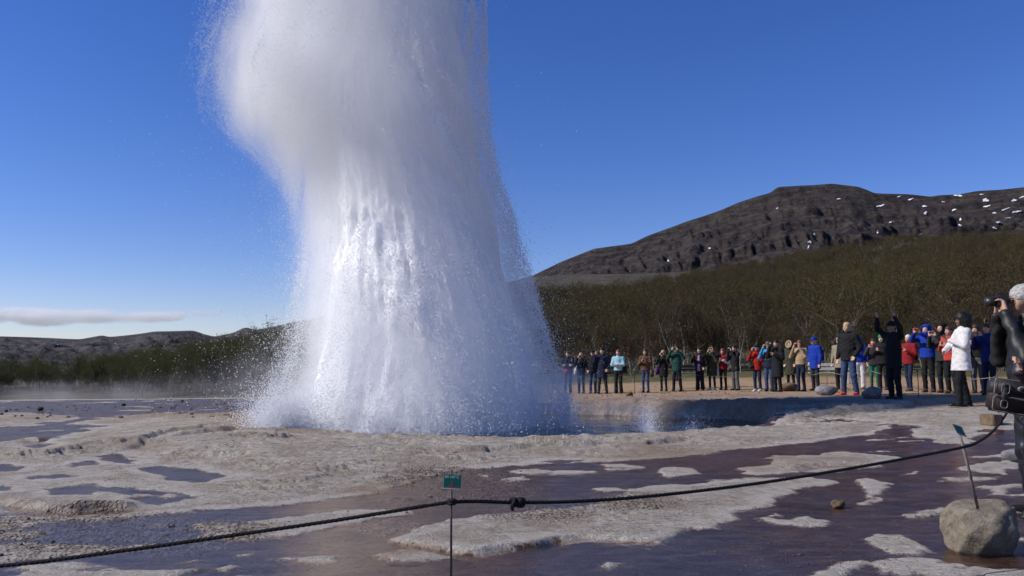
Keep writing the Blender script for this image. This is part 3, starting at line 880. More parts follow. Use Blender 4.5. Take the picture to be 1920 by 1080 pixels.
def leaf_material(name, c0, c1, c2):
    m = bpy.data.materials.new(name); t = NT(m)
    rnd = t.n.new("ShaderNodeObjectInfo").outputs["Random"]
    p = t.obj()
    n = t.noise(p, 1.6, 3, 0.6)
    loc = t.n.new("ShaderNodeObjectInfo").outputs["Location"]
    big = t.noise(loc, 0.035, 3, 0.6)
    c = t.mix(t.math('ADD', t.math('MULTIPLY', rnd, 0.5), t.ramp(big, [(0.4, 0.0), (0.6, 0.5)])), c0, c1)
    c = t.mix(t.ramp(n, [(0.4, 0.0), (0.65, 0.75)]), c, c2)
    b = t.bsdf(Base_Color=c, Roughness=0.75)
    t.set(b, "Specular IOR Level", 0.15)
    tl = t.new("ShaderNodeBsdfTranslucent", {"Color": c})
    mx = t.new("ShaderNodeMixShader", {0: 0.28, 1: b.outputs[0], 2: tl.outputs[0]})
    t.l.new(mx.outputs[0], t.out.inputs["Surface"])
    return m
M_TWIG = simple_mat("birch_twig", (0.050, 0.036, 0.026), 0.9, 0.3, 6)
M_BARK = simple_mat("birch_bark", (0.25, 0.215, 0.18), 0.85, 0.5, 5, 0.4, 0.01)
M_LEAF = leaf_material("birch_leaf", (0.058, 0.042, 0.016), (0.115, 0.112, 0.020), (0.072, 0.044, 0.022))
M_LEAFG = leaf_material("birch_leaf_fresh", (0.070, 0.082, 0.016), (0.110, 0.124, 0.024), (0.062, 0.056, 0.018))

VAR = []
for k, (h, st, sp, nl, lf) in enumerate([(4.0, 3, .22, 1700, .10), (4.6, 2, .16, 1700, .10), (3.4, 4, .34, 1600, .095), (5.0, 3, .2, 1900, .10), (3.0, 5, .42, 1500, .095), (4.3, 2, .26, 900, .09)]):
    VAR.append(grow_tree(500 + k, h, st, sp, nl, lf))
def variant(k, leafmat):
    tr, cr, mi = VAR[k]
    tr = tr.copy(); cr = cr.copy()
    tr.materials.append(M_BARK); cr.materials.append(M_TWIG); cr.materials.append(leafmat)
    cr.polygons.foreach_set("material_index", mi); cr.update()
    return tr, cr
VR = [variant(k, M_LEAF) for k in range(6)]; VG = [variant(k, M_LEAFG) for k in range(6)]

def tree(kind_meshes, loc, rz, s, label, group):
    e = empty("birch_tree", loc, rz); e.scale = (s, s, s * random.uniform(.9, 1.1))
    tag(e, label, "tree", group)
    link("trunk", kind_meshes[0], None, e); link("crown", kind_meshes[1], None, e)
    return e

random.seed(4)
rt = np.random.default_rng(12)
n = 60000
ra = np.sqrt(rt.uniform(50 ** 2, 330 ** 2, n)); az = rt.uniform(-0.78, 0.78, n)
tx, ty = ra * np.sin(az), ra * np.cos(az)
tz = base_h(tx, ty)
el = (tz - CAM_H) / ra
front = np.interp(az, [-0.78, -0.5, -0.42, -0.30, -0.12, 0.05, 0.2, 0.45, 0.78], [100, 98, 80, 76, 72, 60, 57, 54, 50]) + 3 * fbm(tx * .12, ty * .12, 201, 3)
ok = (ra > front) & (el < np.interp(az, WOOD_AZ, WOOD_EL) - 2.5 / ra)
clear = fbm(tx * .045, ty * .045, 203, 3)
ok &= (clear > -0.30) | (ra < front + 12)
ok &= ~((az < -0.50) & (ra > front + 22))
tx, ty, tz, ra, az = tx[ok], ty[ok], tz[ok], ra[ok], az[ok]
# keep a minimum spacing
cell = {}; keep = []
for i in range(len(tx)):
    sp = 1.75 + 0.0038 * (ra[i] - 50)
    c = (int(tx[i] // sp), int(ty[i] // sp))
    if c in cell: continue
    cell[c] = 1; keep.append(i)
keep = np.array(keep)
tx, ty, tz, ra, az = tx[keep], ty[keep], tz[keep], ra[keep], az[keep]
order = np.argsort(ra - np.interp(az, [-0.78, -0.42, 0.0, 0.6], [38, 24, 4, 0]))
tx, ty, tz, ra, az = tx[order], ty[order], tz[order], ra[order], az[order]
inview = np.abs(az) < 0.585
idx_near = np.where(inview)[0][:290]
near_set = set(idx_near.tolist())
size = 0.50 + 0.55 * rt.random(len(tx)) ** 1.4 + 0.25 * fbm(tx * .08, ty * .08, 207, 3)
size = np.minimum(size, (np.interp(az, WOOD_AZ, WOOD_EL) - (tz - CAM_H) / ra) * ra / 4.0 * (0.85 + 0.45 * rt.random(len(tx))))
size = np.maximum(size, 0.32)
for i in idx_near:
    left = az[i] < -0.12
    k = random.randrange(6)
    s = size[i] * (0.95 if left else 1.0)
    if az[i] < -0.46: s *= 0.8
    tree((VG if left else VR)[k], (tx[i], ty[i], tz[i]), random.uniform(0, 6.28), s,
         "slender green birch in the steamy tree row left of the geyser" if left else "slender bare stemmed birch at the front of the wood behind the crowd",
         "birches left of the geyser" if left else "front birches behind the crowd")
rest = np.array([i for i in range(len(tx)) if i not in near_set])

def scatter(name, pts, scales, variants, label):
    me = bpy.data.meshes.new(name)
    me.vertices.add(len(pts)); me.vertices.foreach_set("co", np.ascontiguousarray(pts, dtype=np.float32).ravel())
    attr(me, "size", scales); attr(me, "turn", rt.uniform(0, 6.28, len(pts)))
    a = me.attributes.new("pick", 'INT', 'POINT'); a.data.foreach_set("value", rt.integers(0, len(variants), len(pts)).astype(np.int32))
    ng = bpy.data.node_groups.new(name + "_scatter", 'GeometryNodeTree')
    ng.interface.new_socket("Geometry", in_out='INPUT', socket_type='NodeSocketGeometry')
    ng.interface.new_socket("Geometry", in_out='OUTPUT', socket_type='NodeSocketGeometry')
    gi = ng.nodes.new("NodeGroupInput"); go = ng.nodes.new("NodeGroupOutput")
    join = ng.nodes.new("GeometryNodeGeometryToInstance")
    for ob in reversed(variants):
        oi = ng.nodes.new("GeometryNodeObjectInfo"); oi.inputs["Object"].default_value = ob; oi.inputs["As Instance"].default_value = True
        ng.links.new(oi.outputs["Geometry"], join.inputs[0])
    def na(nm, typ):
        q = ng.nodes.new("GeometryNodeInputNamedAttribute"); q.data_type = typ; q.inputs["Name"].default_value = nm; return q.outputs["Attribute"]
    iop = ng.nodes.new("GeometryNodeInstanceOnPoints")
    iop.inputs["Pick Instance"].default_value = True
    cx = ng.nodes.new("ShaderNodeCombineXYZ"); ng.links.new(na("turn", 'FLOAT'), cx.inputs[2])
    ng.links.new(gi.outputs[0], iop.inputs["Points"]); ng.links.new(join.outputs[0], iop.inputs["Instance"])
    ng.links.new(na("pick", 'INT'), iop.inputs["Instance Index"]); ng.links.new(cx.outputs[0], iop.inputs["Rotation"]); ng.links.new(na("size", 'FLOAT'), iop.inputs["Scale"])
    ng.links.new(iop.outputs[0], go.inputs[0])
    o = link(name, me)
    md = o.modifiers.new("scatter", 'NODES'); md.node_group = ng
    return tag(o, label, None, None, "stuff")

def joined(tr, cr, nm):
    bm = bmesh.new(); bm.from_mesh(tr)
    nt = len(bm.faces); bm.from_mesh(cr)
    bm.faces.ensure_lookup_table()
    for f in bm.faces[nt:]: f.material_index += 1
    me = bpy.data.meshes.new(nm); bm.to_mesh(me); bm.free()
    for m in (M_BARK, *cr.materials): me.materials.append(m)
    return bpy.data.objects.new(nm, me)
JR = [joined(a, b, "birch_source") for a, b in VR]; JG = [joined(a, b, "birch_source") for a, b in VG]
lf = az[rest] < -0.12
for nm, sel, src, lab in (("birch_wood", rest[~lf], JR, "dark birch wood covering the slope behind the crowd"), ("birch_thicket", rest[lf], JG, "green birch thicket on the low slope left of the geyser")):
    scatter(nm, np.stack([tx[sel], ty[sel], tz[sel]], 1), size[sel], src, lab)
print("trees", len(tx), "individual", len(idx_near))
# ================================================================== PEOPLE: one surface per body, clothes over it
def surface_net(field, lo, h):
    """quads of the zero level of FIELD (negative inside) on a grid starting at LO with spacing H"""
    s = field < 0
    nx, ny, nz = field.shape
    acc = np.zeros((nx - 1, ny - 1, nz - 1, 3)); cnt = np.zeros((nx - 1, ny - 1, nz - 1))
    cross = []
    for ax in range(3):
        a = [slice(None)] * 3; b = [slice(None)] * 3
        a[ax] = slice(0, -1); b[ax] = slice(1, None)
        ch = s[tuple(a)] != s[tuple(b)]
        I = np.argwhere(ch)
        fa = field[tuple(a)][ch]; fb = field[tuple(b)][ch]
        t = fa / (fa - fb)
        P = I.astype(float); P[:, ax] += t
        o1, o2 = [q for q in range(3) if q != ax]
        ok = (I[:, o1] > 0) & (I[:, o2] > 0) & (I[:, o1] < field.shape[o1] - 1) & (I[:, o2] < field.shape[o2] - 1)
        I, P, sg = I[ok], P[ok], (fa < 0)[ok]
        for d1 in (0, 1):
            for d2 in (0, 1):
                C = I.copy(); C[:, o1] -= d1; C[:, o2] -= d2
                np.add.at(acc, (C[:, 0], C[:, 1], C[:, 2]), P); np.add.at(cnt, (C[:, 0], C[:, 1], C[:, 2]), 1)
        cross.append((ax, o1, o2, I, sg))
    used = cnt > 0
    idx = np.full(cnt.shape, -1, dtype=np.int64); idx[used] = np.arange(used.sum())
    V = acc[used] / cnt[used][:, None] * h + np.array(lo)
    F = []
    for ax, o1, o2, I, sg in cross:
        q = []
        for d1, d2 in ((0, 0), (1, 0), (1, 1), (0, 1)):
            C = I.copy(); C[:, o1] -= d1; C[:, o2] -= d2
            q.append(idx[C[:, 0], C[:, 1], C[:, 2]])
        q = np.stack(q, 1)
        flip = sg if ax == 1 else ~sg
        q[flip] = q[flip][:, ::-1]
        F.append(q)
    return V, np.concatenate(F)

class Blob:
    """union of rounded cones on a grid"""
    def __init__(self, lo, hi, h):
        self.lo = np.array(lo, float); self.h = h
        self.n = np.ceil((np.array(hi) - self.lo) / h).astype(int) + 1
        self.f = np.full(self.n, 0.5)
        self.ax = [self.lo[i] + h * np.arange(self.n[i]) for i in range(3)]
    def _box(self, mn, mx, pad):
        a = np.clip(((np.array(mn) - pad - self.lo) / self.h).astype(int), 0, self.n - 1)
        b = np.clip(((np.array(mx) + pad - self.lo) / self.h).astype(int) + 2, 0, self.n)
        return tuple(slice(i, j) for i, j in zip(a, b))
    def cone(self, a, b, ra, rb, k=0.03, flat=(1, 1, 1), cut=False):
        """rounded cone from A to B; FLAT stretches the section along the axes"""
        a = np.array(a, float); b = np.array(b, float); fl = np.array(flat, float)
        pad = max(ra, rb) * fl.max() + k + 2 * self.h
        sl = self._box(np.minimum(a, b), np.maximum(a, b), pad)
        if any(q.stop <= q.start for q in sl): return
        X = (self.ax[0][sl[0]][:, None, None] - a[0]) / fl[0]; Y = (self.ax[1][sl[1]][None, :, None] - a[1]) / fl[1]; Z = (self.ax[2][sl[2]][None, None, :] - a[2]) / fl[2]
        d = (b - a) / fl; L2 = (d * d).sum() + 1e-12
        t = np.clip((X * d[0] + Y * d[1] + Z * d[2]) / L2, 0, 1)
        D = np.sqrt((X - t * d[0]) ** 2 + (Y - t * d[1]) ** 2 + (Z - t * d[2]) ** 2) - (ra + (rb - ra) * t)
        D = D * fl.min()
        g = self.f[sl]
        if cut:
            self.f[sl] = np.maximum(g, -D)
        else:
            hh = np.clip(0.5 + 0.5 * (g - D) / k, 0, 1)
            self.f[sl] = g + (D - g) * hh - k * hh * (1 - hh)
    def grids(self):
        return self.ax[0][:, None, None], self.ax[1][None, :, None], self.ax[2][None, None, :]
    def plane(self, nrm, off):
        """keep the side where n.p < off"""
        X, Y, Z = self.grids()
        self.f = np.maximum(self.f, nrm[0] * X + nrm[1] * Y + nrm[2] * Z - off)
    def folds(self, amp, seed, fz=26.0):
        X, Y, Z = self.grids()
        q = seed * 1.7
        self.f = self.f + amp * (np.sin(fz * Z + 9 * np.sin(7 * X + q) + q) * np.sin(13 * X + 11 * Y + 5 * np.sin(8 * Z + q)) + 0.5 * np.sin(47 * Z + 17 * X + q) * np.sin(31 * Y - 23 * X))
    def mesh(self, name, k=1.0):
        if (self.f < 0).sum() < 8: return None
        V, F = surface_net(self.f, self.lo, self.h)
        return make_mesh(name, V * k, F)

HEADZ = 1.635
def lerp(a, b, t): return tuple(x + (y - x) * t for x, y in zip(a, b))
def V3(*a): return np.array(a, float)

ARMS = {   # elbow, wrist, finger direction for the person's left side (+x); mirrored for the right
    'down': ((.25, .03, 1.15), (.26, -.05, .90), (0, -.15, -1)),
    'camera': ((.27, -.17, 1.19), (.085, -.25, 1.545), (-.45, -.1, .9)),
    'wide': ((.33, -.12, 1.28), (.12, -.25, 1.60), (-.5, 0, .85)),
    'chest': ((.26, -.04, 1.15), (.09, -.25, 1.26), (-.6, -.4, .6)),
    'phone': ((.25, -.17, 1.20), (.085, -.38, 1.44), (-.25, -.3, .9)),
    'up': ((.30, -.12, 1.60), (.23, -.20, 1.86), (0, -.2, 1)),
    'out': ((.27, -.26, 1.36), (.075, -.50, 1.54), (-.3, -.3, .9)),
    'cross': ((.25, -.07, 1.15), (-.06, -.21, 1.17), (-1, 0, .1)),
    'pocket': ((.29, .05, 1.16), (.21, -.07, .95), (-.3, -.4, -.9)),
    'shoulder': ((.30, -.10, 1.22), (.22, -.16, 1.50), (-.2, -.2, .95)),
}

def hand(bl, w, d, side, sc=1.0, r=.0095, k=.006, curl=0.5, toward=None):
    """palm with four unequal bent fingers and a thumb from its side"""
    d = V3(*d); d /= np.linalg.norm(d)
    n = V3(0, -1, 0) if toward is None else V3(*toward)
    n = n - d * n.dot(d)
    if np.linalg.norm(n) < .1: n = V3(side, 0, 0) - d * d[0] * side
    n /= np.linalg.norm(n)
    s = np.cross(d, n)
    if s[0] * side > 0 and abs(s[0]) > .15: s = -s      # thumb towards the middle of the body
    w = V3(*w)
    for q in (-.026, 0, .026):
        bl.cone(w + s * q * .6, w + d * .085 * sc + s * q, .020, .015, .012)
    for i, (q, L) in enumerate(((.030, .070), (.010, .080), (-.011, .074), (-.031, .058))):
        b0 = w + d * .085 * sc + s * q
        b1 = b0 + (d * (1 - .35 * curl) + n * .55 * curl) * L * .45 * sc
        b2 = b1 + (d * (1 - .95 * curl) + n * 1.0 * curl) * L * .38 * sc
        b3 = b2 + (d * (.8 - 1.4 * curl) + n * .8 * curl) * L * .28 * sc
        bl.cone(b0, b1, r, r * .95, k); bl.cone(b1, b2, r * .95, r * .88, k * .5); bl.cone(b2, b3, r * .88, r * .75, k * .5)
    t0 = w + d * .025 * sc + s * .028; t1 = t0 + (s * .75 + d * .7 + n * .25) * .040 * sc; t2 = t1 + (d * .9 + s * .25 + n * .3) * .034 * sc
    bl.cone(t0, t1, r * 1.25, r * 1.05, k); bl.cone(t1, t2, r * 1.05, r * .85, k * .5)

def skin_material(name, col):
    if name in MATS: return MATS[name]
    m = bpy.data.materials.new(name); t = NT(m)
    f = t.attr("feature")
    n = t.noise(t.obj(), 30, 4, 0.6)
    c = t.mix(t.ramp(n, [(0.3, 0.0), (0.7, 1.0)]), tuple(q * .86 for q in col), tuple(min(1, q * 1.08) for q in col))
    c = t.mix(t.maprange(f, 0.5, 1.0), c, (col[0] * .62, col[1] * .36, col[2] * .34))    # lips
    c = t.mix(t.maprange(f, 1.5, 2.0), c, (0.03, 0.02, 0.018))                            # eyes and brows
    b = t.bsdf(Base_Color=c, Roughness=0.55)
    t.set(b, "Specular IOR Level", 0.35)
    t.set(b, "Normal", t.bump(n, 0.15, 0.004))
    MATS[name] = m
    return m
SKIN = [skin_material("skin_fair", (0.52, 0.31, 0.22)), skin_material("skin_tan", (0.42, 0.24, 0.16)), skin_material("skin_brown", (0.16, 0.085, 0.055))]

def cloth(name, col, rough=0.85, sheen=0.0, spec=0.2, scale=30.0, bump=0.3):
    return simple_mat("cloth_" + name, col, rough, 0.22, scale, bump, 0.004, spec, 0.0, sheen)

def shoulder_of(side, lift): return V3(side * .185, .01, 1.425 + lift)

def joints(sp):
    """posed skeleton in metres for a 1.75 m figure facing -y"""
    J = {}
    lean = sp.get('lean', 0.0)              # backwards (+y) or forwards
    bulk = sp.get('bulk', 1.0)
    st = sp.get('stance', .105)
    J['hipw'] = .085
    for s, nm in ((1, 'l'), (-1, 'r')):
        fwd = sp.get('step', 0.0) * s
        J['hip' + nm] = V3(s * .085, 0, .90)
        J['ank' + nm] = V3(s * st, .02 - fwd, .085)
        J['knee' + nm] = V3(s * (st + .085) / 2, -.025 - fwd * .6, .49)
        arm = sp['arms'][0 if s == 1 else 1]
        e, w, hd = ARMS[arm] if isinstance(arm, str) else arm
        J['sh' + nm] = shoulder_of(s, .02 if arm in ('up',) else 0)
        J['el' + nm] = V3(e[0] * s, e[1], e[2]); J['wr' + nm] = V3(w[0] * s, w[1], w[2]); J['hd' + nm] = V3(hd[0] * s, hd[1], hd[2])
    J['head'] = V3(sp.get('hx', 0), -.015 + sp.get('hy', 0), HEADZ)
    if lean:
        for k in list(J):
            if k[:2] in ('sh', 'el', 'wr', 'he') and isinstance(J[k], np.ndarray):
                J[k] = J[k] + V3(0, lean * (J[k][2] - .95), 0)
    return J

def build_body(J, h, sp):
    allp = [v for k, v in J.items() if isinstance(v, np.ndarray) and k[:2] not in ('hd',)]
    lo = np.min(allp, 0) - .26; hi = np.max(allp, 0) + .26
    lo[2] = -.02
    hi[2] = max(hi[2], 1.82)
    b = Blob(lo, hi, h)
    lean = sp.get('lean', 0.0)
    Lz = lambda z: lean * (z - .95) if z > .95 else 0.0
    b.cone((0, Lz(.93), .93), (0, Lz(1.15), 1.15), .105, .10, .04, (1.25, .9, 1))
    b.cone((0, Lz(1.15), 1.15), (0, Lz(1.38), 1.38), .105, .10, .05, (1.35, .9, 1))
    hd = J['head']
    b.cone((0, Lz(1.42), 1.42), hd + V3(0, .015, -.09), .058, .052, .03)
    for nm in 'lr':
        b.cone(J['sh' + nm], J['el' + nm], .048, .038, .03); b.cone(J['el' + nm], J['wr' + nm], .037, .026, .02)
        b.cone(J['hip' + nm], J['knee' + nm], .072, .048, .03); b.cone(J['knee' + nm], J['ank' + nm], .047, .034, .02)
        b.cone(J['ank' + nm] + V3(0, 0, -.03), J['ank' + nm] + V3(0, -.13, -.055), .035, .026, .02)
        side = 1 if nm == 'l' else -1
        b_r = max(.0095, h * .68)
        hand(b, J['wr' + nm], J['hd' + nm], side, 1.0 if h < .012 else 1.1, b_r, .006, sp.get('curl', .55))
    # head: skull, cheeks, jaw, nose, brow, ears, lips
    T = sp.get('turn', 0.0); c, s = math.cos(T), math.sin(T); tl = sp.get('nod', 0.0)
    def hp(x, y, z):
        y2 = y * math.cos(tl) + z * math.sin(tl); z2 = z * math.cos(tl) - y * math.sin(tl)
        return hd + V3(c * x - s * y2, s * x + c * y2, z2)
    b.cone(hp(0, .020, .030), hp(0, -.010, .035), .086, .082, .02, (.92, 1, 1))
    b.cone(hp(0, -.030, .0), hp(0, -.045, -.070), .062, .040, .03, (.95, 1, 1))
    b.cone(hp(0, -.060, -.080), hp(0, -.066, -.088), .024, .020, .02)
    b.cone(hp(0, -.090, .012), hp(0, -.112, -.026), .010, .0145, .012)
    b.cone(hp(-.035, -.083, .030), hp(.035, -.083, .030), .011, .011, .014)
    b.cone(hp(-.02, -.090, -.056), hp(.02, -.090, -.056), .010, .010, .008)
    for q in (-1, 1):
        b.cone(hp(q * .034, -.066, -.022), hp(q * .030, -.062, -.045), .028, .026, .02)
        b.cone(hp(q * .080, .008, .012), hp(q * .081, .012, -.024), .016, .011, .006)
        b.cone(hp(q * .031, -.094, .010), hp(q * .031, -.096, .010), .013, .011, cut=True)
        b.cone(hp(q * .031, -.078, .010), hp(q * .031, -.079, .010), .012, .012, .003)
    return b, hp

def feature_attr(me, hp, k):
    n = len(me.vertices); co = np.empty(n * 3, dtype=np.float32); me.vertices.foreach_get("co", co); co = co.reshape(-1, 3) / k
    f = np.zeros(n)
    lip = hp(0, -.100, -.056)
    f[(np.abs(co - lip) < (.024, .03, .010)).all(1)] = 1.0
    for q in (-1, 1):
        e = hp(q * .031, -.092, .011)
        f[(np.linalg.norm((co - e) / (1, 1.6, .8), axis=1) < .0125)] = 2.0
        br = hp(q * .034, -.096, .034)
        f[(np.abs(co - br) < (.020, .02, .0055)).all(1)] = 2.0
    attr(me, "feature", f)

def jacket_blob(J, h, sp, jk):
    thick = jk.get('thick', .018); hem = jk.get('hem', .86); lean = sp.get('lean', 0.0); bulk = sp.get('bulk', 1.0); flare = jk.get('flare', 1.0)
    allp = [v for k, v in J.items() if isinstance(v, np.ndarray) and k[:2] in ('sh', 'el', 'wr')]
    lo = np.min(allp + [V3(-.26, -.24, hem - .04)], 0) - .09; hi = np.max(allp + [V3(.26, .24, 1.5)], 0) + .12
    lo[2] = hem - .05
    b = Blob(lo, hi, h)
    Lz = lambda z: lean * (z - .95) if z > .95 else 0.0
    w = (.112 + thick) * bulk
    b.cone((0, Lz(1.12), 1.12), (0, Lz(1.37), 1.37), w, w * .98, .05, (1.42, .98, 1))
    b.cone((0, 0, hem - .05), (0, Lz(1.14), 1.14), w * 1.06 * flare, w, .05, (1.36, 1.0, 1))
    for nm in 'lr':
        b.cone(J['sh' + nm] + V3(0, 0, -.01), J['el' + nm], .056 + thick, .047 + thick * .8, .05)
        wr = J['wr' + nm]; el = J['el' + nm]
        b.cone(el, lerp(el, wr, .97), .046 + thick * .8, .034 + thick * .6, .025)
        b.cone((0, Lz(1.43), 1.425), J['sh' + nm], .065 + thick * .5, .055 + thick * .6, .05)
    if jk.get('collar', True):
        b.cone((0, Lz(1.45), 1.45), (0, Lz(1.50), 1.495) , .072, .070, .03)
    if jk.get('puff'):
        X, Y, Z = b.grids()
        b.f = b.f - .011 * np.abs(np.sin(Z * math.pi / .075))
    b.folds(jk.get('fold', .006), sp['seed'])
    b.plane((0, 0, -1), -hem)
    return b

def trouser_blob(J, h, sp, tr):
    top = tr.get('top', .99); r = tr.get('r', 1.0); fl = tr.get('flare', 1.0); bulk = sp.get('bulk', 1.0)
    pts = [J['ankl'], J['ankr'], J['hipl'], J['hipr'], J['kneel'], J['kneer']]
    lo = np.min(pts, 0) - .17; hi = np.max(pts, 0) + .17; lo[2] = .0; hi[2] = top + .05
    b = Blob(lo, hi, h)
    b.cone((0, 0, .90), (0, 0, 1.02), .122 * bulk, .112 * bulk, .04, (1.28, .98, 1))
    for nm in 'lr':
        b.cone(J['hip' + nm] + V3(0, 0, .0), J['knee' + nm], .090 * r, .068 * r, .035); b.cone(J['knee' + nm], J['ank' + nm] + V3(0, 0, -.03), .067 * r, .056 * r * fl, .03)
    b.folds(.0055, sp['seed'] + 3, 20)
    b.plane((0, 0, -1), -.05); b.plane((0, 0, 1), top)
    return b

def shoe_mesh(J, nm, h):
    a = J['ank' + nm]
    lo = a + V3(-.09, -.24, -.10); hi = a + V3(.09, .12, .10); lo[2] = -.02
    b = Blob(lo, hi, min(h, .012))
    b.cone(a + V3(0, .03, -.045), a + V3(0, -.15, -.05), .042, .038, .02, (1, 1, .85))
    b.cone(a + V3(0, .01, .02), a + V3(0, -.02, -.03), .046, .05, .02)
    b.cone(a + V3(0, .045, -.07), a + V3(0, -.165, -.07), .045, .043, .008, (1, 1, .4))
    b.plane((0, 0, -1), -.002)
    return b

def hair_blob(J, hp, h, kind):
    hd = J['head']
    b = Blob(hd + V3(-.26, -.24, -.42), hd + V3(.26, .28, .26), min(h, .013))
    if kind == 'short':
        b.cone(hp(0, .022, .045), hp(0, -.012, .052), .094, .088, .02, (.94, 1, 1))
        b.cone(hp(0, .07, -.01), hp(0, .07, -.05), .055, .04, .03)
        b.cone(hp(0, -.10, -.045), hp(0, -.14, -.06), .085, .09, cut=True)
    elif kind == 'bob' or kind == 'long':
        b.cone(hp(0, .022, .045), hp(0, -.012, .055), .098, .092, .02, (.96, 1, 1))
        L = -.13 if kind == 'bob' else -.27
        for q in (-1, 1):
            b.cone(hp(q * .062, .02, .02), hp(q * .070, .03, L), .046, .036, .03)
        b.cone(hp(0, .06, .0), hp(0, .075, L), .075, .06, .03)
        b.cone(hp(0, -.115, -.04), hp(0, -.16, -.10), .080, .11, cut=True)
    elif kind == 'curly':
        b.cone(hp(0, .045, .050), hp(0, .005, .065), .142, .130, .03, (1.0, 1, 1))
        b.cone(hp(0, .06, .0), hp(0, .095, -.11), .125, .10, .04, (1.1, 1, 1))
        b.cone(hp(0, -.12, -.04), hp(0, -.16, -.10), .088, .12, cut=True)
        X, Y, Z = b.grids()
        b.f = b.f + .012 * np.sin(95 * X + 3 * np.sin(60 * Z)) * np.sin(88 * Y + 2 * np.sin(70 * X)) * np.sin(92 * Z + 2 * np.sin(55 * Y))
    elif kind == 'grey_curl':
        b.cone(hp(0, .030, .040), hp(0, -.005, .052), .103, .095, .03, (.98, 1, 1))
        b.cone(hp(0, .07, -.01), hp(0, .085, -.075), .075, .055, .04, (1.05, 1, 1))
        b.cone(hp(.07, .02, .0), hp(.072, .03, -.05), .030, .022, .02); b.cone(hp(-.07, .02, .0), hp(-.072, .03, -.05), .030, .022, .02)
        b.cone(hp(0, -.115, -.05), hp(0, -.15, -.10), .088, .11, cut=True)
        X, Y, Z = b.grids()
        b.f = b.f + .009 * np.sin(120 * X + 3 * np.sin(75 * Z)) * np.sin(110 * Y + 2 * np.sin(80 * X)) * np.sin(125 * Z + 2 * np.sin(65 * Y))
    return b

def hat_blob(J, hp, h, kind):
    hd = J['head']
    b = Blob(hd + V3(-.26, -.30, -.32), hd + V3(.26, .26, .26), min(h, .012))
    if kind == 'beanie':
        b.cone(hp(0, .022, .055), hp(0, -.012, .065), .098, .094, .02, (.95, 1, 1))
        n = hp(0, 0, 1) - hp(0, 0, 0)
        p0 = hp(0, 0, .030)
        b.plane(tuple(-n), -float(n.dot(p0)))
        b.cone(hp(0, .022, .042), hp(0, -.012, .048), .101, .097, .004, (.95, 1, .22))
    elif kind == 'cap':
        b.cone(hp(0, .022, .055), hp(0, -.012, .062), .097, .092, .02, (.95, 1, 1))
        n = hp(0, 0, 1) - hp(0, 0, 0); p0 = hp(0, 0, .038)
        b.plane(tuple(-n), -float(n.dot(p0)))
        b.cone(hp(0, -.09, .048), hp(0, -.155, .036), .062, .05, .01, (1, 1, .22))
    elif kind in ('hood', 'fur'):
        b.cone(hp(0, .035, .040), hp(0, -.015, .045), .122, .112, .02, (.95, 1, 1.02))
        b.cone(hp(0, .045, -.04), hp(0, .05, -.13), .105, .10, .04, (1.05, 1, 1))
        b.cone(hp(0, -.05, -.08), hp(0, -.03, -.13), .085, .085, .03)
        b.cone(hp(0, -.09, .005), hp(0, -.22, .0), .078, .11, cut=True)
    return b

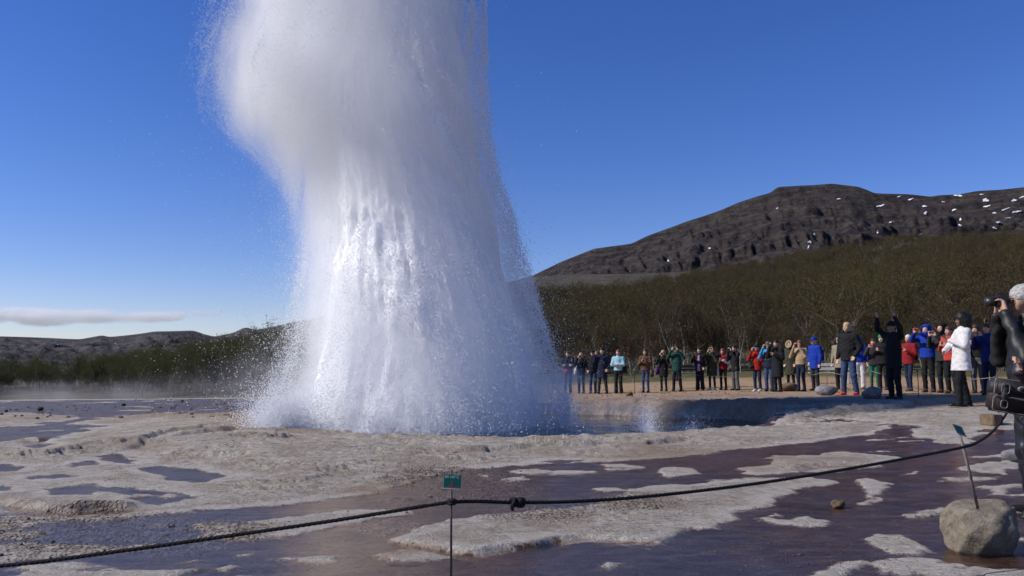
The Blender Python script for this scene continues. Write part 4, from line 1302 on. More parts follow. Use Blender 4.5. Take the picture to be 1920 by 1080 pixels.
PEOPLE_N = 0
def person(label, px, feet, top, jacket=None, trousers=None, shoes=None, hair=None, hat=None, skin=0, group="onlookers around the geyser", h=.018, height=None, d=None, face=None, loc=None, **sp):
    """a clothed figure standing on the ground where the photograph shows its feet"""
    global PEOPLE_N
    PEOPLE_N += 1
    sp.setdefault('arms', ('down', 'down')); sp['seed'] = PEOPLE_N
    if loc is None:
        guess = (height or 1.70) * FPX / (feet - top)
        best = None
        for q in np.linspace(.72, 1.35, 64):
            p = at(px, feet, guess * q)
            e = abs(ground_b(p.x, p.y) - p.z) + 0.05 * abs(q - 1)
            if best is None or e < best[0]: best = (e, p, guess * q)
        p = best[1]; dist = best[2]
        H = min(1.95, max(1.5, (feet - top) * dist / FPX))
        H = 0.6 * H + 0.4 * (height or 1.70)
        loc = (p.x, p.y)
    else:
        H = height
    k = H / 1.75
    z = min(ground_z(loc[0] + ox, loc[1]) for ox in (-.1, .1)) + .002
    z = 0.5 * (z + max(ground_z(loc[0] + ox, loc[1]) for ox in (-.1, .1)))
    if face is None:
        dx, dy = (-1.6 - loc[0]), (GEY_D - loc[1])
        rz = math.atan2(dx, -dy) + sp.get('yaw', 0.0)
    else:
        rz = face
    root = empty("person", (loc[0], loc[1], z), rz)
    tag(root, label, "person", group)
    J = joints(sp)
    b, hp = build_body(J, h, sp)
    me = b.mesh("body", k)
    feature_attr(me, hp, k)
    link("body", me, SKIN[skin], root)
    def put(nm, blob, mat):
        m = blob.mesh(nm, k)
        if m is not None: link(nm, m, mat, root)
    if jacket:
        mat, jk = jacket
        put(jk.get('name', "jacket"), jacket_blob(J, h * 1.1, sp, jk), mat)
    if trousers:
        put("trousers", trouser_blob(J, h * 1.15, sp, trousers[1]), trousers[0])
    if shoes:
        for nm in 'lr': put("shoe", shoe_mesh(J, nm, h), shoes)
    if hair: put("hair", hair_blob(J, hp, h, hair[0]), hair[1])
    if hat:
        put("hood" if hat[0] in ('hood', 'fur') else "hat", hat_blob(J, hp, h, hat[0]), hat[1])
        if hat[0] == 'fur':
            fb = Blob(J['head'] + V3(-.22, -.22, -.22), J['head'] + V3(.22, .12, .22), .012)
            for q in range(16):
                a = 2 * math.pi * q / 16; a2 = 2 * math.pi * (q + 1) / 16
                fb.cone(hp(.098 * math.cos(a), -.095 + .02 * math.sin(a), .012 + .118 * math.sin(a)), hp(.098 * math.cos(a2), -.095 + .02 * math.sin(a2), .012 + .118 * math.sin(a2)), .026, .026, .01)
            X, Y, Z = fb.grids(); fb.f = fb.f + .008 * np.sin(150 * X) * np.sin(140 * Y) * np.sin(160 * Z)
            put("fur_trim", fb, hat[2])
    M = Matrix.Translation((loc[0], loc[1], z)) @ Matrix.Rotation(rz, 4, 'Z')
    return dict(root=root, J=J, k=k, M=M, hp=hp, rz=rz)

def ground_b(x, y):
    return float(base_h(np.array([float(x)]), np.array([float(y)]))[0]) + .02

def wpt(P, v):
    """a point of the figure's own frame in the world"""
    return P['M'] @ Vector(tuple(np.array(v, float) * P['k']))

# ---- things held or worn: each its own object
def rbox(sx, sy, sz, bev=.01, seg=2):
    bm = bmesh.new(); bmesh.ops.create_cube(bm, size=1.0)
    for v in bm.verts: v.co = Vector((v.co.x * sx, v.co.y * sy, v.co.z * sz))
    bmesh.ops.bevel(bm, geom=list(bm.edges), offset=bev, segments=seg, affect='EDGES')
    return bm
def cyl(r0, r1, L, seg=20, axis='Y'):
    bm = bmesh.new(); bmesh.ops.create_cone(bm, cap_ends=True, segments=seg, radius1=r0, radius2=r1, depth=L)
    if axis == 'Y': bmesh.ops.rotate(bm, verts=bm.verts, matrix=Matrix.Rotation(R(90), 3, 'X'))
    return bm
def shift(bm, v):
    bmesh.ops.translate(bm, verts=bm.verts, vec=v); return bm
def tube_path(pts, r, sides=6, closed=False):
    """swept tube along points"""
    pts = [Vector(p) for p in pts]; n = len(pts)
    bm = bmesh.new(); rings = []
    up = Vector((0, 0, 1))
    for i, p in enumerate(pts):
        a = pts[i - 1] if (i > 0 or closed) else p; c = pts[(i + 1) % n] if (i < n - 1 or closed) else p
        d = (c - a).normalized()
        s = d.cross(up)
        if s.length < .05: s = d.cross(Vector((0, 1, 0)))
        s.normalize(); u = s.cross(d)
        rr = r[i] if isinstance(r, (list, tuple, np.ndarray)) else r
        rings.append([bm.verts.new(p + (s * math.cos(2 * math.pi * q / sides) + u * math.sin(2 * math.pi * q / sides)) * rr) for q in range(sides)])
    for i in range(n if closed else n - 1):
        A = rings[i]; B = rings[(i + 1) % n]
        for q in range(sides): bm.faces.new((A[q], A[(q + 1) % sides], B[(q + 1) % sides], B[q]))
    if not closed:
        bm.faces.new(rings[0][::-1]); bm.faces.new(rings[-1])
    bmesh.ops.recalc_face_normals(bm, faces=bm.faces)
    return bm

M_BLACKP = simple_mat("black_plastic", (0.014, 0.014, 0.015), 0.45, 0.2, 40, 0.1, .002, 0.5)
M_LENS = simple_mat("lens_glass", (0.02, 0.025, 0.045), 0.08, 0.1, 20, 0.0, .001, 0.8)
def camera_prop(P, label, scale=1.0, mat=None, off=(0, -.255, 1.60), long=.07):
    o = wpt(P, off)
    e = empty("camera_in_hand", o, P['rz']); tag(e, label, "camera")
    bm_obj("camera_body", rbox(.135 * scale, .065 * scale, .09 * scale, .012), mat or M_BLACKP, e)
    bm_obj("viewfinder", shift(rbox(.05 * scale, .05 * scale, .03 * scale, .008), (0, 0, .055 * scale)), mat or M_BLACKP, e)
    l = bm_obj("lens", shift(cyl(.036 * scale, .033 * scale, long * scale), (0, -.03 * scale - long * scale / 2, -.004)), M_BLACKP, e, True)
    bm_obj("front_glass", shift(cyl(.027 * scale, .027 * scale, .004), (0, -.031 * scale - long * scale, -.004)), M_LENS, l, True)
    return e
def phone_prop(P, label, mat, off):
    o = wpt(P, off)
    e = empty("phone_in_hand", o, P['rz']); tag(e, label, "phone")
    bm_obj("case", rbox(.14, .012, .075, .005), mat, e)
    bm_obj("screen", shift(rbox(.125, .003, .066, .001, 1), (0, .0065, 0)), M_LENS, e)
    return e
def bag_prop(P, name, label, mat, off, size, strap_to=None, strap_mat=None, cat="bag", rz=0.0, flap=True):
    o = wpt(P, off)
    e = empty(name, o, P['rz'] + rz); tag(e, label, cat)
    bmb = rbox(*size, min(size) * .32, 3)
    for v in bmb.verts:
        q = (v.co.z / size[2] + .5)
        v.co.x *= 1.06 - .18 * q; v.co.y *= 1.12 - .35 * q
        v.co.z += .012 * math.sin(v.co.x * 30)
    bm_obj("bag_body", bmb, mat, e, True)
    if flap:
        bm_obj("pocket", shift(rbox(size[0] * .72, size[1] * .3, size[2] * .45, min(size) * .1), (0, -size[1] * .5, -size[2] * .14)), mat, e, True)
    inv = Matrix.Rotation(-(P['rz'] + rz), 4, 'Z')
    for tgt in (strap_to or []):
        w = inv @ (wpt(P, tgt) - o)
        a = Vector((size[0] * .3, 0, size[2] * .42))
        b_ = Vector((-size[0] * .3, 0, size[2] * .42))
        pts = [a.lerp(w, t) for t in np.linspace(0, 1, 6)] + [w.lerp(b_, t) for t in np.linspace(0, 1, 6)][1:]
        bm_obj("strap", tube_path(pts, .012, 6), strap_mat or mat, e, True)
    return e
# ================================================================== THE CROWD
C_BLACK = cloth("black", (0.012, 0.012, 0.014)); C_NAVY = cloth("navy", (0.012, 0.016, 0.035)); C_JEANS = cloth("denim", (0.035, 0.058, 0.125)); C_DJEANS = cloth("dark_denim", (0.016, 0.024, 0.052))
C_BLUE = cloth("royal_blue", (0.008, 0.034, 0.28)); C_LBLUE = cloth("pale_blue", (0.26, 0.46, 0.53)); C_RED = cloth("red", (0.28, 0.015, 0.012)); C_DRED = cloth("deep_red", (0.20, 0.012, 0.017)); C_WHITE = cloth("white", (0.60, 0.58, 0.58))
C_OLIVE = cloth("olive", (0.040, 0.042, 0.026)); C_TAN = cloth("tan", (0.34, 0.25, 0.155)); C_BROWN = cloth("brown", (0.105, 0.055, 0.032)); C_GREEN = cloth("dark_green", (0.012, 0.055, 0.042)); C_GREY = cloth("grey", (0.085, 0.088, 0.092))
C_BEIGE = cloth("beige", (0.24, 0.205, 0.15)); C_LILAC = cloth("lilac", (0.38, 0.22, 0.42)); C_BGREEN = cloth("bright_green", (0.008, 0.22, 0.085)); C_TEAL = cloth("green_trousers", (0.012, 0.115, 0.070)); C_CYAN = cloth("sky_blue", (0.04, 0.21, 0.42)); C_CHAR = cloth("charcoal", (0.028, 0.029, 0.031))
C_PURPLE = cloth("purple_quilt", (0.034, 0.024, 0.040), 0.45, 0, 0.45); C_LEATHER = simple_mat("black_leather", (0.013, 0.013, 0.013), 0.48, 0.3, 22, 0.7, .006, 0.35); C_SHINY = simple_mat("waxed_black", (0.010, 0.011, 0.016), 0.36, 0.3, 9, 0.5, .006, 0.5)
S_BLACK = simple_mat("shoe_black", (0.012, 0.012, 0.012), 0.5, 0.2, 30, 0.2, .003); S_WHITE = simple_mat("shoe_white", (0.6, 0.6, 0.6), 0.6, 0.15, 30); S_BROWN = simple_mat("shoe_brown", (0.09, 0.05, 0.028), 0.6, 0.2, 30); S_RED = simple_mat("shoe_red", (0.72, 0.075, 0.03), 0.55, 0.1, 30)
H_BLOND = simple_mat("hair_blond", (0.42, 0.29, 0.13), 0.6, 0.35, 45, 0.6, .006); H_BROWN = simple_mat("hair_brown", (0.05, 0.028, 0.016), 0.55, 0.4, 45, 0.6, .006); H_BLACK = simple_mat("hair_black", (0.010, 0.008, 0.007), 0.5, 0.4, 45, 0.6, .006)
H_AUBURN = simple_mat("hair_auburn", (0.17, 0.055, 0.022), 0.55, 0.35, 45, 0.6, .006); H_WHITE = simple_mat("hair_white", (0.58, 0.55, 0.50), 0.6, 0.25, 45, 0.6, .006); H_GREY = simple_mat("hair_grey", (0.36, 0.35, 0.34), 0.6, 0.4, 60, 0.8, .008)
FUR = simple_mat("fur_trim", (0.26, 0.17, 0.095), 0.9, 0.4, 60, 0.8, .008)
CAMPOSE = ('camera', 'camera')
LJ = dict(hem=.62, flare=1.08)      # long coat
def T(m, **k): return (m, k)

p = person("person in dark jacket half hidden by the spray at the crowd's left end", 1065, 738, 662, T(C_NAVY), T(C_DJEANS), S_BLACK, ('short', H_BROWN), arms=('cross', 'cross'))
bag_prop(p, "waist_bag", "red bag worn at the waist behind the spray", C_RED, (-.02, -.18, .92), (.22, .1, .17), [(0, .0, 1.0)], cat="bag", flap=False)
p = person("blond woman in black photographing, white bag at her hip", 1090, 737, 666, T(C_BLACK, hem=.80), T(C_DJEANS, r=.95), S_BROWN, ('bob', H_BLOND), arms=CAMPOSE, height=1.62)
camera_prop(p, "small camera held by the blond woman in black", .8)
bag_prop(p, "shoulder_bag", "white shoulder bag on the blond woman in black", C_WHITE, (-.24, .0, .93), (.13, .26, .28), [(.05, 0, 1.46)], flap=False)
person("person in black cap and jacket with blue jeans, behind the tall man", 1112, 736, 659, T(C_BLACK), T(C_JEANS), S_BLACK, ('short', H_BROWN), ('cap', C_BLACK), arms=('down', 'pocket'))
person("tall man in long dark coat with one hand at his collar", 1130, 737, 655, T(C_NAVY, hem=.60, flare=1.12), T(C_CHAR), S_BLACK, ('short', H_BLACK), arms=('pocket', 'shoulder'), stance=.16, height=1.80)
p = person("woman in pale blue jacket standing with folded arms", 1160, 737, 658, T(C_LBLUE, hem=.92), T(C_BLACK, flare=1.45), S_BLACK, ('short', H_AUBURN), arms=('cross', 'cross'), nod=.18)
bag_prop(p, "shoulder_bag", "dark bag hanging beside the woman in pale blue", C_NAVY, (.25, .06, 1.0), (.12, .3, .3), [(.14, 0, 1.46)], flap=False)
p = person("woman in brown jacket and blue jeans holding a camera to her chest", 1211, 735, 657, T(C_BROWN, hem=.88), T(C_JEANS, r=.88), S_BLACK, ('bob', H_BROWN), arms=('chest', 'chest'), nod=.15)
camera_prop(p, "camera held at the chest of the woman in brown", .8, None, (0, -.29, 1.30))
bag_prop(p, "handbag", "brown handbag hanging beside the woman in the brown jacket", C_BROWN, (.27, .02, .78), (.10, .26, .30), [(.2, 0, 1.44)], flap=False)
p = person("woman in long black coat photographing, purple bag at her side", 1245, 733, 659, T(C_BLACK, **LJ), T(C_BLACK, r=.85), S_BLACK, ('bob', H_BLOND), arms=CAMPOSE, height=1.64)
camera_prop(p, "camera held by the woman in the long black coat", .8)
bag_prop(p, "shoulder_bag", "purple and black bag on the woman in the long black coat", cloth("purple", (0.07, 0.02, 0.13)), (-.27, .0, .86), (.14, .28, .30), [(.1, 0, 1.45)], flap=False)
p = person("man in dark green jacket and green cap with raised camera", 1270, 733, 650, T(C_GREEN, hem=.76), T(C_BLACK), S_BLACK, ('short', H_BROWN), ('cap', C_GREEN), arms=('wide', 'wide'), stance=.15, height=1.78)
camera_prop(p, "camera raised by the man in the green cap", .9, None, (0, -.25, 1.64))
p = person("woman in open dark jacket over a lilac top, phone raised", 1313, 732, 653, T(C_BLACK, hem=.84), T(C_BLACK, flare=1.5, r=1.08), S_BROWN, ('short', H_BLACK), arms=('pocket', 'phone'), bulk=1.08)
phone_prop(p, "phone held up by the woman in the lilac top", M_BLACKP, (-.12, -.45, 1.52))
lt = Blob((-.2, -.3, .78), (.2, .1, 1.46), .016); lt.cone((0, -.062, .80), (0, -.060, 1.38), .098, .082, .04, (1.0, 1, 1)); lt.folds(.004, 3); lt.plane((0, 0, -1), -.80); lt.plane((0, 1, 0), -.04)
link("lilac_top", lt.mesh("lilac_top", p['k']), C_LILAC, p['root'])
p = person("person in dark olive parka with fur hood, white trainers", 1336, 731, 653, T(C_OLIVE, hem=.58, flare=1.1, thick=.03), T(C_BLACK, r=.78), S_WHITE, None, ('fur', C_OLIVE, FUR), arms=CAMPOSE)
camera_prop(p, "camera in front of the olive fur hood with white trainers", .8)
p = person("auburn haired woman in red vest with white sleeves", 1357, 731, 655, T(C_DRED, hem=.88), T(C_BLACK, r=.85), S_BROWN, ('long', H_AUBURN), arms=('chest', 'chest'), height=1.62)
for nm in 'lr':
    sb = Blob(np.minimum(p['J']['el' + nm], p['J']['wr' + nm]) - .12, np.maximum(p['J']['el' + nm], p['J']['wr' + nm]) + .14, .015)
    sb.cone(lerp(p['J']['sh' + nm], p['J']['el' + nm], .55), p['J']['el' + nm], .083, .072, .02); sb.cone(p['J']['el' + nm], p['J']['wr' + nm], .070, .055, .02); sb.folds(.005, 4)
    link("sleeve", sb.mesh("sleeve", p['k']), C_WHITE, p['root'])
bag_prop(p, "tote_bag", "white tote bag beside the woman in the red vest", C_WHITE, (-.22, -.08, .72), (.12, .26, .38), [(-.05, 0, 1.30)], flap=False)
p = person("man in black jacket and grey trousers aiming a camera to the left", 1380, 731, 648, T(C_BLACK, hem=.74), T(C_GREY, flare=1.2), S_BLACK, ('short', H_BLACK), arms=CAMPOSE, yaw=-.6, stance=.14, height=1.74)
camera_prop(p, "black camera aimed by the man in grey trousers", 1.0)
bag_prop(p, "shoulder_bag", "grey bag on the hip of the man in grey trousers", C_GREY, (-.22, -.02, .86), (.13, .26, .24), [(.1, 0, 1.46)])
p = person("person in red jacket and dark blue cap with jeans", 1421, 733, 648, T(C_RED, hem=.80), T(C_DJEANS, r=.95), S_WHITE, None, ('beanie', C_NAVY), arms=CAMPOSE, height=1.66)
camera_prop(p, "camera held up by the person in the red jacket", .8)
bag_prop(p, "camera_bag", "small black bag at the waist of the red jacket", C_BLACK, (-.16, -.15, .93), (.17, .12, .14), [(.05, -.05, 1.40)], flap=False)
p = person("person in grey beanie with sky blue sleeves and blue jeans", 1443, 733, 642, T(C_CYAN, hem=1.12), T(C_JEANS, top=1.10), S_BLACK, None, ('beanie', C_GREY), arms=CAMPOSE)
camera_prop(p, "camera of the person with sky blue sleeves", .9)
vb = Blob((-.26, -.24, .82), (.26, .24, 1.46), .017); vb.cone((0, 0, .80), (0, 0, 1.40), .150, .138, .05, (1.36, 1, 1)); vb.plane((0, 0, -1), -.84); vb.plane((0, 0, 1), 1.40); vb.folds(.005, 9)
link("body_warmer", vb.mesh("body_warmer", p['k']), C_NAVY, p['root'])
p = person("person in long black padded coat between grey beanie and olive parka", 1459, 734, 640, T(C_BLACK, hem=.50, flare=1.05, thick=.03, puff=True), T(C_BLACK), S_BLACK, ('short', H_BLACK), arms=('chest', 'camera'), yaw=-.2, height=1.72)
camera_prop(p, "camera of the person in the long black padded coat", .9)
person("woman in long olive parka with pale fur hood", 1484, 731, 638, T(C_OLIVE, hem=.55, flare=1.1, thick=.026), T(C_BLACK, r=.8), S_BLACK, ('long', H_BLOND), ('fur', C_OLIVE, simple_mat("fur_pale", (0.42, 0.31, 0.19), 0.9, 0.35, 60, 0.8, .008)), arms=('pocket', 'pocket'), nod=.1)
p = person("woman in tan jacket and dark jeans with camera at her eye", 1503, 733, 639, T(C_TAN, hem=.92), T(C_DJEANS, r=.92), S_BLACK, ('bob', H_AUBURN), arms=CAMPOSE, height=1.68)
camera_prop(p, "camera of the woman in the tan jacket", .9)
p = person("person in royal blue hooded jacket with black backpack, arms down", 1530, 732, 632, T(C_BLUE, hem=.72, thick=.028), T(C_CHAR), S_BLACK, None, ('cap', C_BLUE), arms=('down', 'pocket'), yaw=-.35, height=1.76)
bag_prop(p, "backpack", "black backpack on the royal blue jacket", C_BLACK, (0, .23, 1.20), (.30, .19, .46), [(.12, -.06, 1.47), (-.12, -.06, 1.47)], cat="backpack")
person("older man in beige jacket and cap, wide black trousers", 1577, 729, 628, T(C_BEIGE, hem=.72, flare=1.05), T(C_BLACK, r=1.15), S_BROWN, ('short', H_GREY), ('cap', C_BEIGE), arms=('down', 'down'), height=1.74)
p = person("tall blond man in black jumper, blue jeans and red shoes", 1594, 741, 606, T(C_BLACK, hem=.84, thick=.024), T(C_JEANS, r=1.05), S_RED, ('short', H_BLOND), arms=('pocket', 'down'), yaw=.25, stance=.17, nod=.12, height=1.88)
p = person("woman in blue hood and white trousers behind the tall man", 1613, 729, 624, T(C_BLUE, hem=.90), T(C_WHITE, flare=1.5), S_BLACK, None, ('hood', C_BLUE), arms=('down', 'chest'), yaw=.5)
bag_prop(p, "shoulder_bag", "black bag beside the woman in white trousers", C_BLACK, (.0, .24, 1.04), (.30, .14, .26), [(.1, 0, 1.46)], flap=False)
p = person("person with pink phone and bright green trousers", 1641, 730, 634, T(C_CHAR, hem=.84), T(C_TEAL, r=.9), S_BROWN, ('short', H_BROWN), arms=('phone', 'phone'), yaw=.35, height=1.66)
phone_prop(p, "pink phone held up above the green trousers", simple_mat("phone_pink", (0.65, 0.05, 0.16), 0.4, 0.1), (0, -.42, 1.54))
person("person in bright green beanie and black padded jacket", 1657, 731, 625, T(C_BLACK, hem=.82, thick=.03, puff=True), T(C_BLACK), S_BROWN, ('bob', H_BLACK), ('beanie', C_BGREEN), arms=('down', 'chest'), yaw=.2, height=1.68)
person("man all in black with both arms raised above his head", 1679, 748, 606, T(C_BLACK, hem=.70), T(C_BLACK, r=1.1), S_BLACK, ('short', H_BLACK), ('cap', C_BLACK), arms=('up', 'up'), yaw=.3, skin=1, height=1.80)
p = person("white haired woman in red jacket leaning back to look up", 1706, 733, 629, T(C_DRED, hem=.84), T(C_DJEANS, r=.9), S_BROWN, ('short', H_WHITE), arms=('chest', 'pocket'), lean=.08, nod=.2, step=.10, height=1.68)
bag_prop(p, "backpack", "black backpack on the white haired woman's red jacket", C_BLACK, (0, .25, 1.18), (.28, .18, .42), [(.12, -.04, 1.47), (-.12, -.04, 1.47)], cat="backpack")
p = person("person in royal blue hooded top holding a red camera out", 1743, 736, 607, T(C_BLUE, hem=.90, thick=.022), T(C_BLACK), S_BROWN, None, ('hood', C_BLUE), arms=('out', 'out'), yaw=.25, height=1.74)
camera_prop(p, "small red camera held out by the blue hooded top", .7, simple_mat("camera_red", (0.5, 0.03, 0.03), 0.4, 0.1), (0, -.58, 1.64), .02)
p = person("person in black hood and charcoal jacket raising a phone", 1772, 737, 603, T(C_CHAR, hem=.80), T(C_BLACK), S_BROWN, None, ('hood', C_BLACK), arms=('phone', 'phone'), yaw=.15, height=1.72)
phone_prop(p, "black phone raised by the person in the black hood", M_BLACKP, (0, -.43, 1.54))
person("woman in white coat with dark curly hair and black trousers", 1806, 762, 589, T(C_WHITE, hem=.68, flare=1.25, thick=.022), T(C_BLACK, r=1.06, flare=1.1), S_BLACK, ('curly', H_BLACK), arms=('chest', ((.27, -.10, 1.17), (.12, -.26, 1.06), (-.4, -.4, -.6))), yaw=.0, lean=.10, step=.12, skin=2, nod=.1, h=.014, height=1.70)
person("person in red patterned jacket partly behind the white coat", 1786, 738, 612, T(cloth("red_pattern", (0.42, 0.05, 0.04), 0.85, 0, 0.2, 12.0)), T(C_BLACK), S_BROWN, ('short', H_BROWN), arms=('chest', 'chest'), yaw=.1)
person("brown haired person in black top and grey trousers right of the white coat", 1836, 737, 606, T(C_BLACK, hem=.92), T(C_GREY), S_GREY if False else S_BROWN, ('bob', H_BROWN), arms=('chest', 'chest'), yaw=.4, height=1.70)
person("person in dark blue jacket half hidden behind the leather jacket man", 1858, 742, 610, T(cloth("dark_blue", (0.010, 0.020, 0.10)), hem=.80), T(C_NAVY), S_BLACK, ('short', H_BROWN), arms=('phone', 'phone'), yaw=.3, height=1.72)

# ---- the photographer in front and the neighbour in the quilted jacket
MAN = at(1950, 960, 6.25)
man = person("grey haired man in black leather jacket photographing at the right edge", 0, 0, 0, T(C_LEATHER, hem=.84, thick=.016, fold=.008), T(C_SHINY, r=1.12), S_BLACK, ('grey_curl', H_GREY), arms=(((.28, -.13, 1.19), (.085, -.185, 1.545), (-.45, -.05, .9)),) * 2, curl=.75, skin=1, h=.010, bulk=1.12, height=1.76, loc=(MAN.x, MAN.y), face=math.atan2(-1, -.22), stance=.12)
camera_prop(man, "black camera held to the eye of the leather jacket man", 1.05, None, (0.0, -.185, 1.645), .075)
gl = [wpt(man, man['hp'](.088, y, .018)) for y in (-.085, -.05, -.01, .02)]
e = empty("glasses", gl[0]); tag(e, "dark spectacles worn by the grey haired photographer", "glasses")
inv = Matrix.Translation(-gl[0])
bm_obj("temple_arm", tube_path([inv @ q for q in gl], .0035, 5), M_BLACKP, e, True)
for q in (-1, 1):
    ring = [inv @ wpt(man, man['hp'](q * .036 + .026 * math.cos(a), -.108, .010 + .020 * math.sin(a))) for a in np.linspace(0, 2 * math.pi, 17)[:-1]]
    bm_obj("rim", tube_path(ring, .003, 5, True), M_BLACKP, e, True)
PUR = at(2012, 1000, 5.4)
pur = person("person in purple quilted jacket cut off by the right edge", 0, 0, 0, T(C_PURPLE, hem=.80, thick=.04, puff=True, fold=.004), T(C_BLACK), S_BLACK, ('bob', H_BROWN), arms=(((.27, -.15, 1.10), (.20, -.15, 1.44), (-.1, -.2, 1)), 'chest'), h=.012, height=1.54, loc=(PUR.x, PUR.y), face=math.atan2(-1, -.15))

# the messenger bag on the photographer's hip
bo = at(1902, 746, 5.92)
bag = empty("messenger_bag", bo, R(-6)); tag(bag, "black messenger bag with grey piping and oval badge on the leather jacket man", "bag")
bag.rotation_euler = (0, R(9), R(-6)); bag.scale = (.88, .88, .88)
bpy.context.view_layer.update()
M_BAGB = simple_mat("bag_canvas", (0.020, 0.017, 0.018), 0.6, 0.3, 26, 0.4, .004, 0.4); M_BAGT = simple_mat("bag_brown_panel", (0.034, 0.023, 0.022), 0.6, 0.3, 20, 0.4, .004, 0.4); M_PIPE = simple_mat("bag_piping", (0.20, 0.20, 0.21), 0.5, 0.2, 40); M_BADGE = simple_mat("bag_badge", (0.16, 0.16, 0.17), 0.4, 0.2, 60)
bm_obj("bag_body", rbox(.40, .14, .27, .025, 3), M_BAGT, bag, True)
fl = bm_obj("flap", shift(rbox(.412, .150, .155, .028, 3), (0, -.004, .066)), M_BAGB, bag, True)
def loop(x0, x1, z0, z1, y, r=.004, n=6):
    c = .02; pts = []
    for cx, cz, a0 in ((x1 - c, z1 - c, 0), (x0 + c, z1 - c, 90), (x0 + c, z0 + c, 180), (x1 - c, z0 + c, 270)):
        for q in range(n): a = R(a0 + 90 * q / (n - 1)); pts.append((cx + c * math.cos(a), y, cz + c * math.sin(a)))
    return tube_path(pts, r, 5, True)
bm_obj("piping", loop(-.200, .200, -.006, .138, -.080), M_PIPE, fl, True)
bm_obj("piping", loop(-.196, .196, -.130, -.012, -.069), M_PIPE, bag, True)
for x in (-.115, .115):
    bk = bm_obj("buckle_strap", shift(rbox(.05, .012, .16, .005), (x, -.082, .0)), M_BAGB, bag, True)
    bm_obj("strap_edge", loop(x - .030, x + .030, .02, .105, -.086, .0035), M_PIPE, bk, True)
    bm_obj("strap_edge", loop(x - .026, x + .026, -.10, -.035, -.086, .0035), M_PIPE, bk, True)
bd = cyl(.034, .034, .006, 24)
for v in bd.verts: v.co.x *= 1.25; v.co.z *= .75
bm_obj("badge", shift(bd, (.02, -.081, .075)), M_BADGE, fl, True)
tr = cyl(.027, .027, .004, 20)
for v in tr.verts: v.co.x *= 1.2; v.co.z *= .65
bm_obj("badge_centre", shift(tr, (.02, -.085, .075)), M_BAGB, fl, True)
sh = bag.matrix_basis.inverted() @ wpt(man, (.17, -.06, 1.49))
bm_obj("shoulder_strap", tube_path([Vector((.19, 0, .11)).lerp(sh, q) + Vector((.03 * math.sin(math.pi * q), -.04 * math.sin(math.pi * q), 0)) for q in np.linspace(0, 1, 10)], .013, 6), M_BAGB, bag, True)
print("people", PEOPLE_N)
# ================================================================== ROPES, POSTS, SIGNS, STONES
def stone_mesh(seed, sub, size, facet=0.16, fine=0.022):
    bm = bmesh.new(); bmesh.ops.create_icosphere(bm, subdivisions=sub, radius=1.0)
    r = random.Random(seed)
    planes = [(Vector((r.gauss(0, 1), r.gauss(0, 1), r.gauss(0, 1))).normalized(), r.uniform(.68, .95)) for _ in range(14)]
    co = np.array([v.co[:] for v in bm.verts])
    n1 = fbm(co[:, 0] * 1.7 + seed, co[:, 1] * 1.7 + co[:, 2] * 1.3, seed, 4); n2 = fbm(co[:, 0] * 7 + co[:, 2] * 5, co[:, 1] * 7 - co[:, 2] * 6, seed + 9, 4, 0.6)
    for i, v in enumerate(bm.verts):
        p = v.co.copy()
        for n, d in planes:
            q = p.dot(n) - d
            if q > 0: p -= n * q * 0.8
        p *= 1 + facet * n1[i] + fine * n2[i]
        v.co = Vector((p.x * size[0], p.y * size[1], p.z * size[2]))
    me = bpy.data.meshes.new("stone"); bm.to_mesh(me); bm.free()
    me.polygons.foreach_set("use_smooth", np.ones(len(me.polygons), dtype=bool))
    return me
def stone_material(name, a, b, c, sc):
    m = bpy.data.materials.new(name); t = NT(m)
    p = t.obj()
    n1 = t.noise(p, sc, 6, 0.65); n2 = t.noise(p, sc * 7, 5, 0.7); n3 = t.noise(p, sc * 2.4, 3, 0.5, 1.0)
    k = t.mix(t.ramp(n1, [(0.35, 0.0), (0.65, 1.0)]), a, b)
    k = t.mix(t.ramp(n2, [(0.30, 0.8), (0.47, 0.0)]), k, c)
    k = t.mix(t.ramp(n3, [(0.60, 0.0), (0.68, 0.5)]), k, tuple(q * 1.35 for q in b))
    bs = t.bsdf(Base_Color=k, Roughness=0.9)
    t.set(bs, "Specular IOR Level", 0.2)
    t.set(bs, "Normal", t.bump(t.math('ADD', n1, t.math('MULTIPLY', n2, 0.6)), 0.8, 0.02))
    return m
M_STONE = stone_material("grey_boulder", (0.155, 0.130, 0.095), (0.245, 0.210, 0.160), (0.07, 0.058, 0.045), 9.0)
M_STONEG = stone_material("grey_stone", (0.14, 0.135, 0.135), (0.27, 0.26, 0.26), (0.06, 0.056, 0.055), 9.0)
M_DARKST = stone_material("dark_stone", (0.030, 0.026, 0.024), (0.070, 0.060, 0.054), (0.014, 0.012, 0.012), 14.0)
M_BROWNST = stone_material("brown_stone", (0.10, 0.066, 0.042), (0.19, 0.135, 0.09), (0.04, 0.028, 0.02), 12.0)

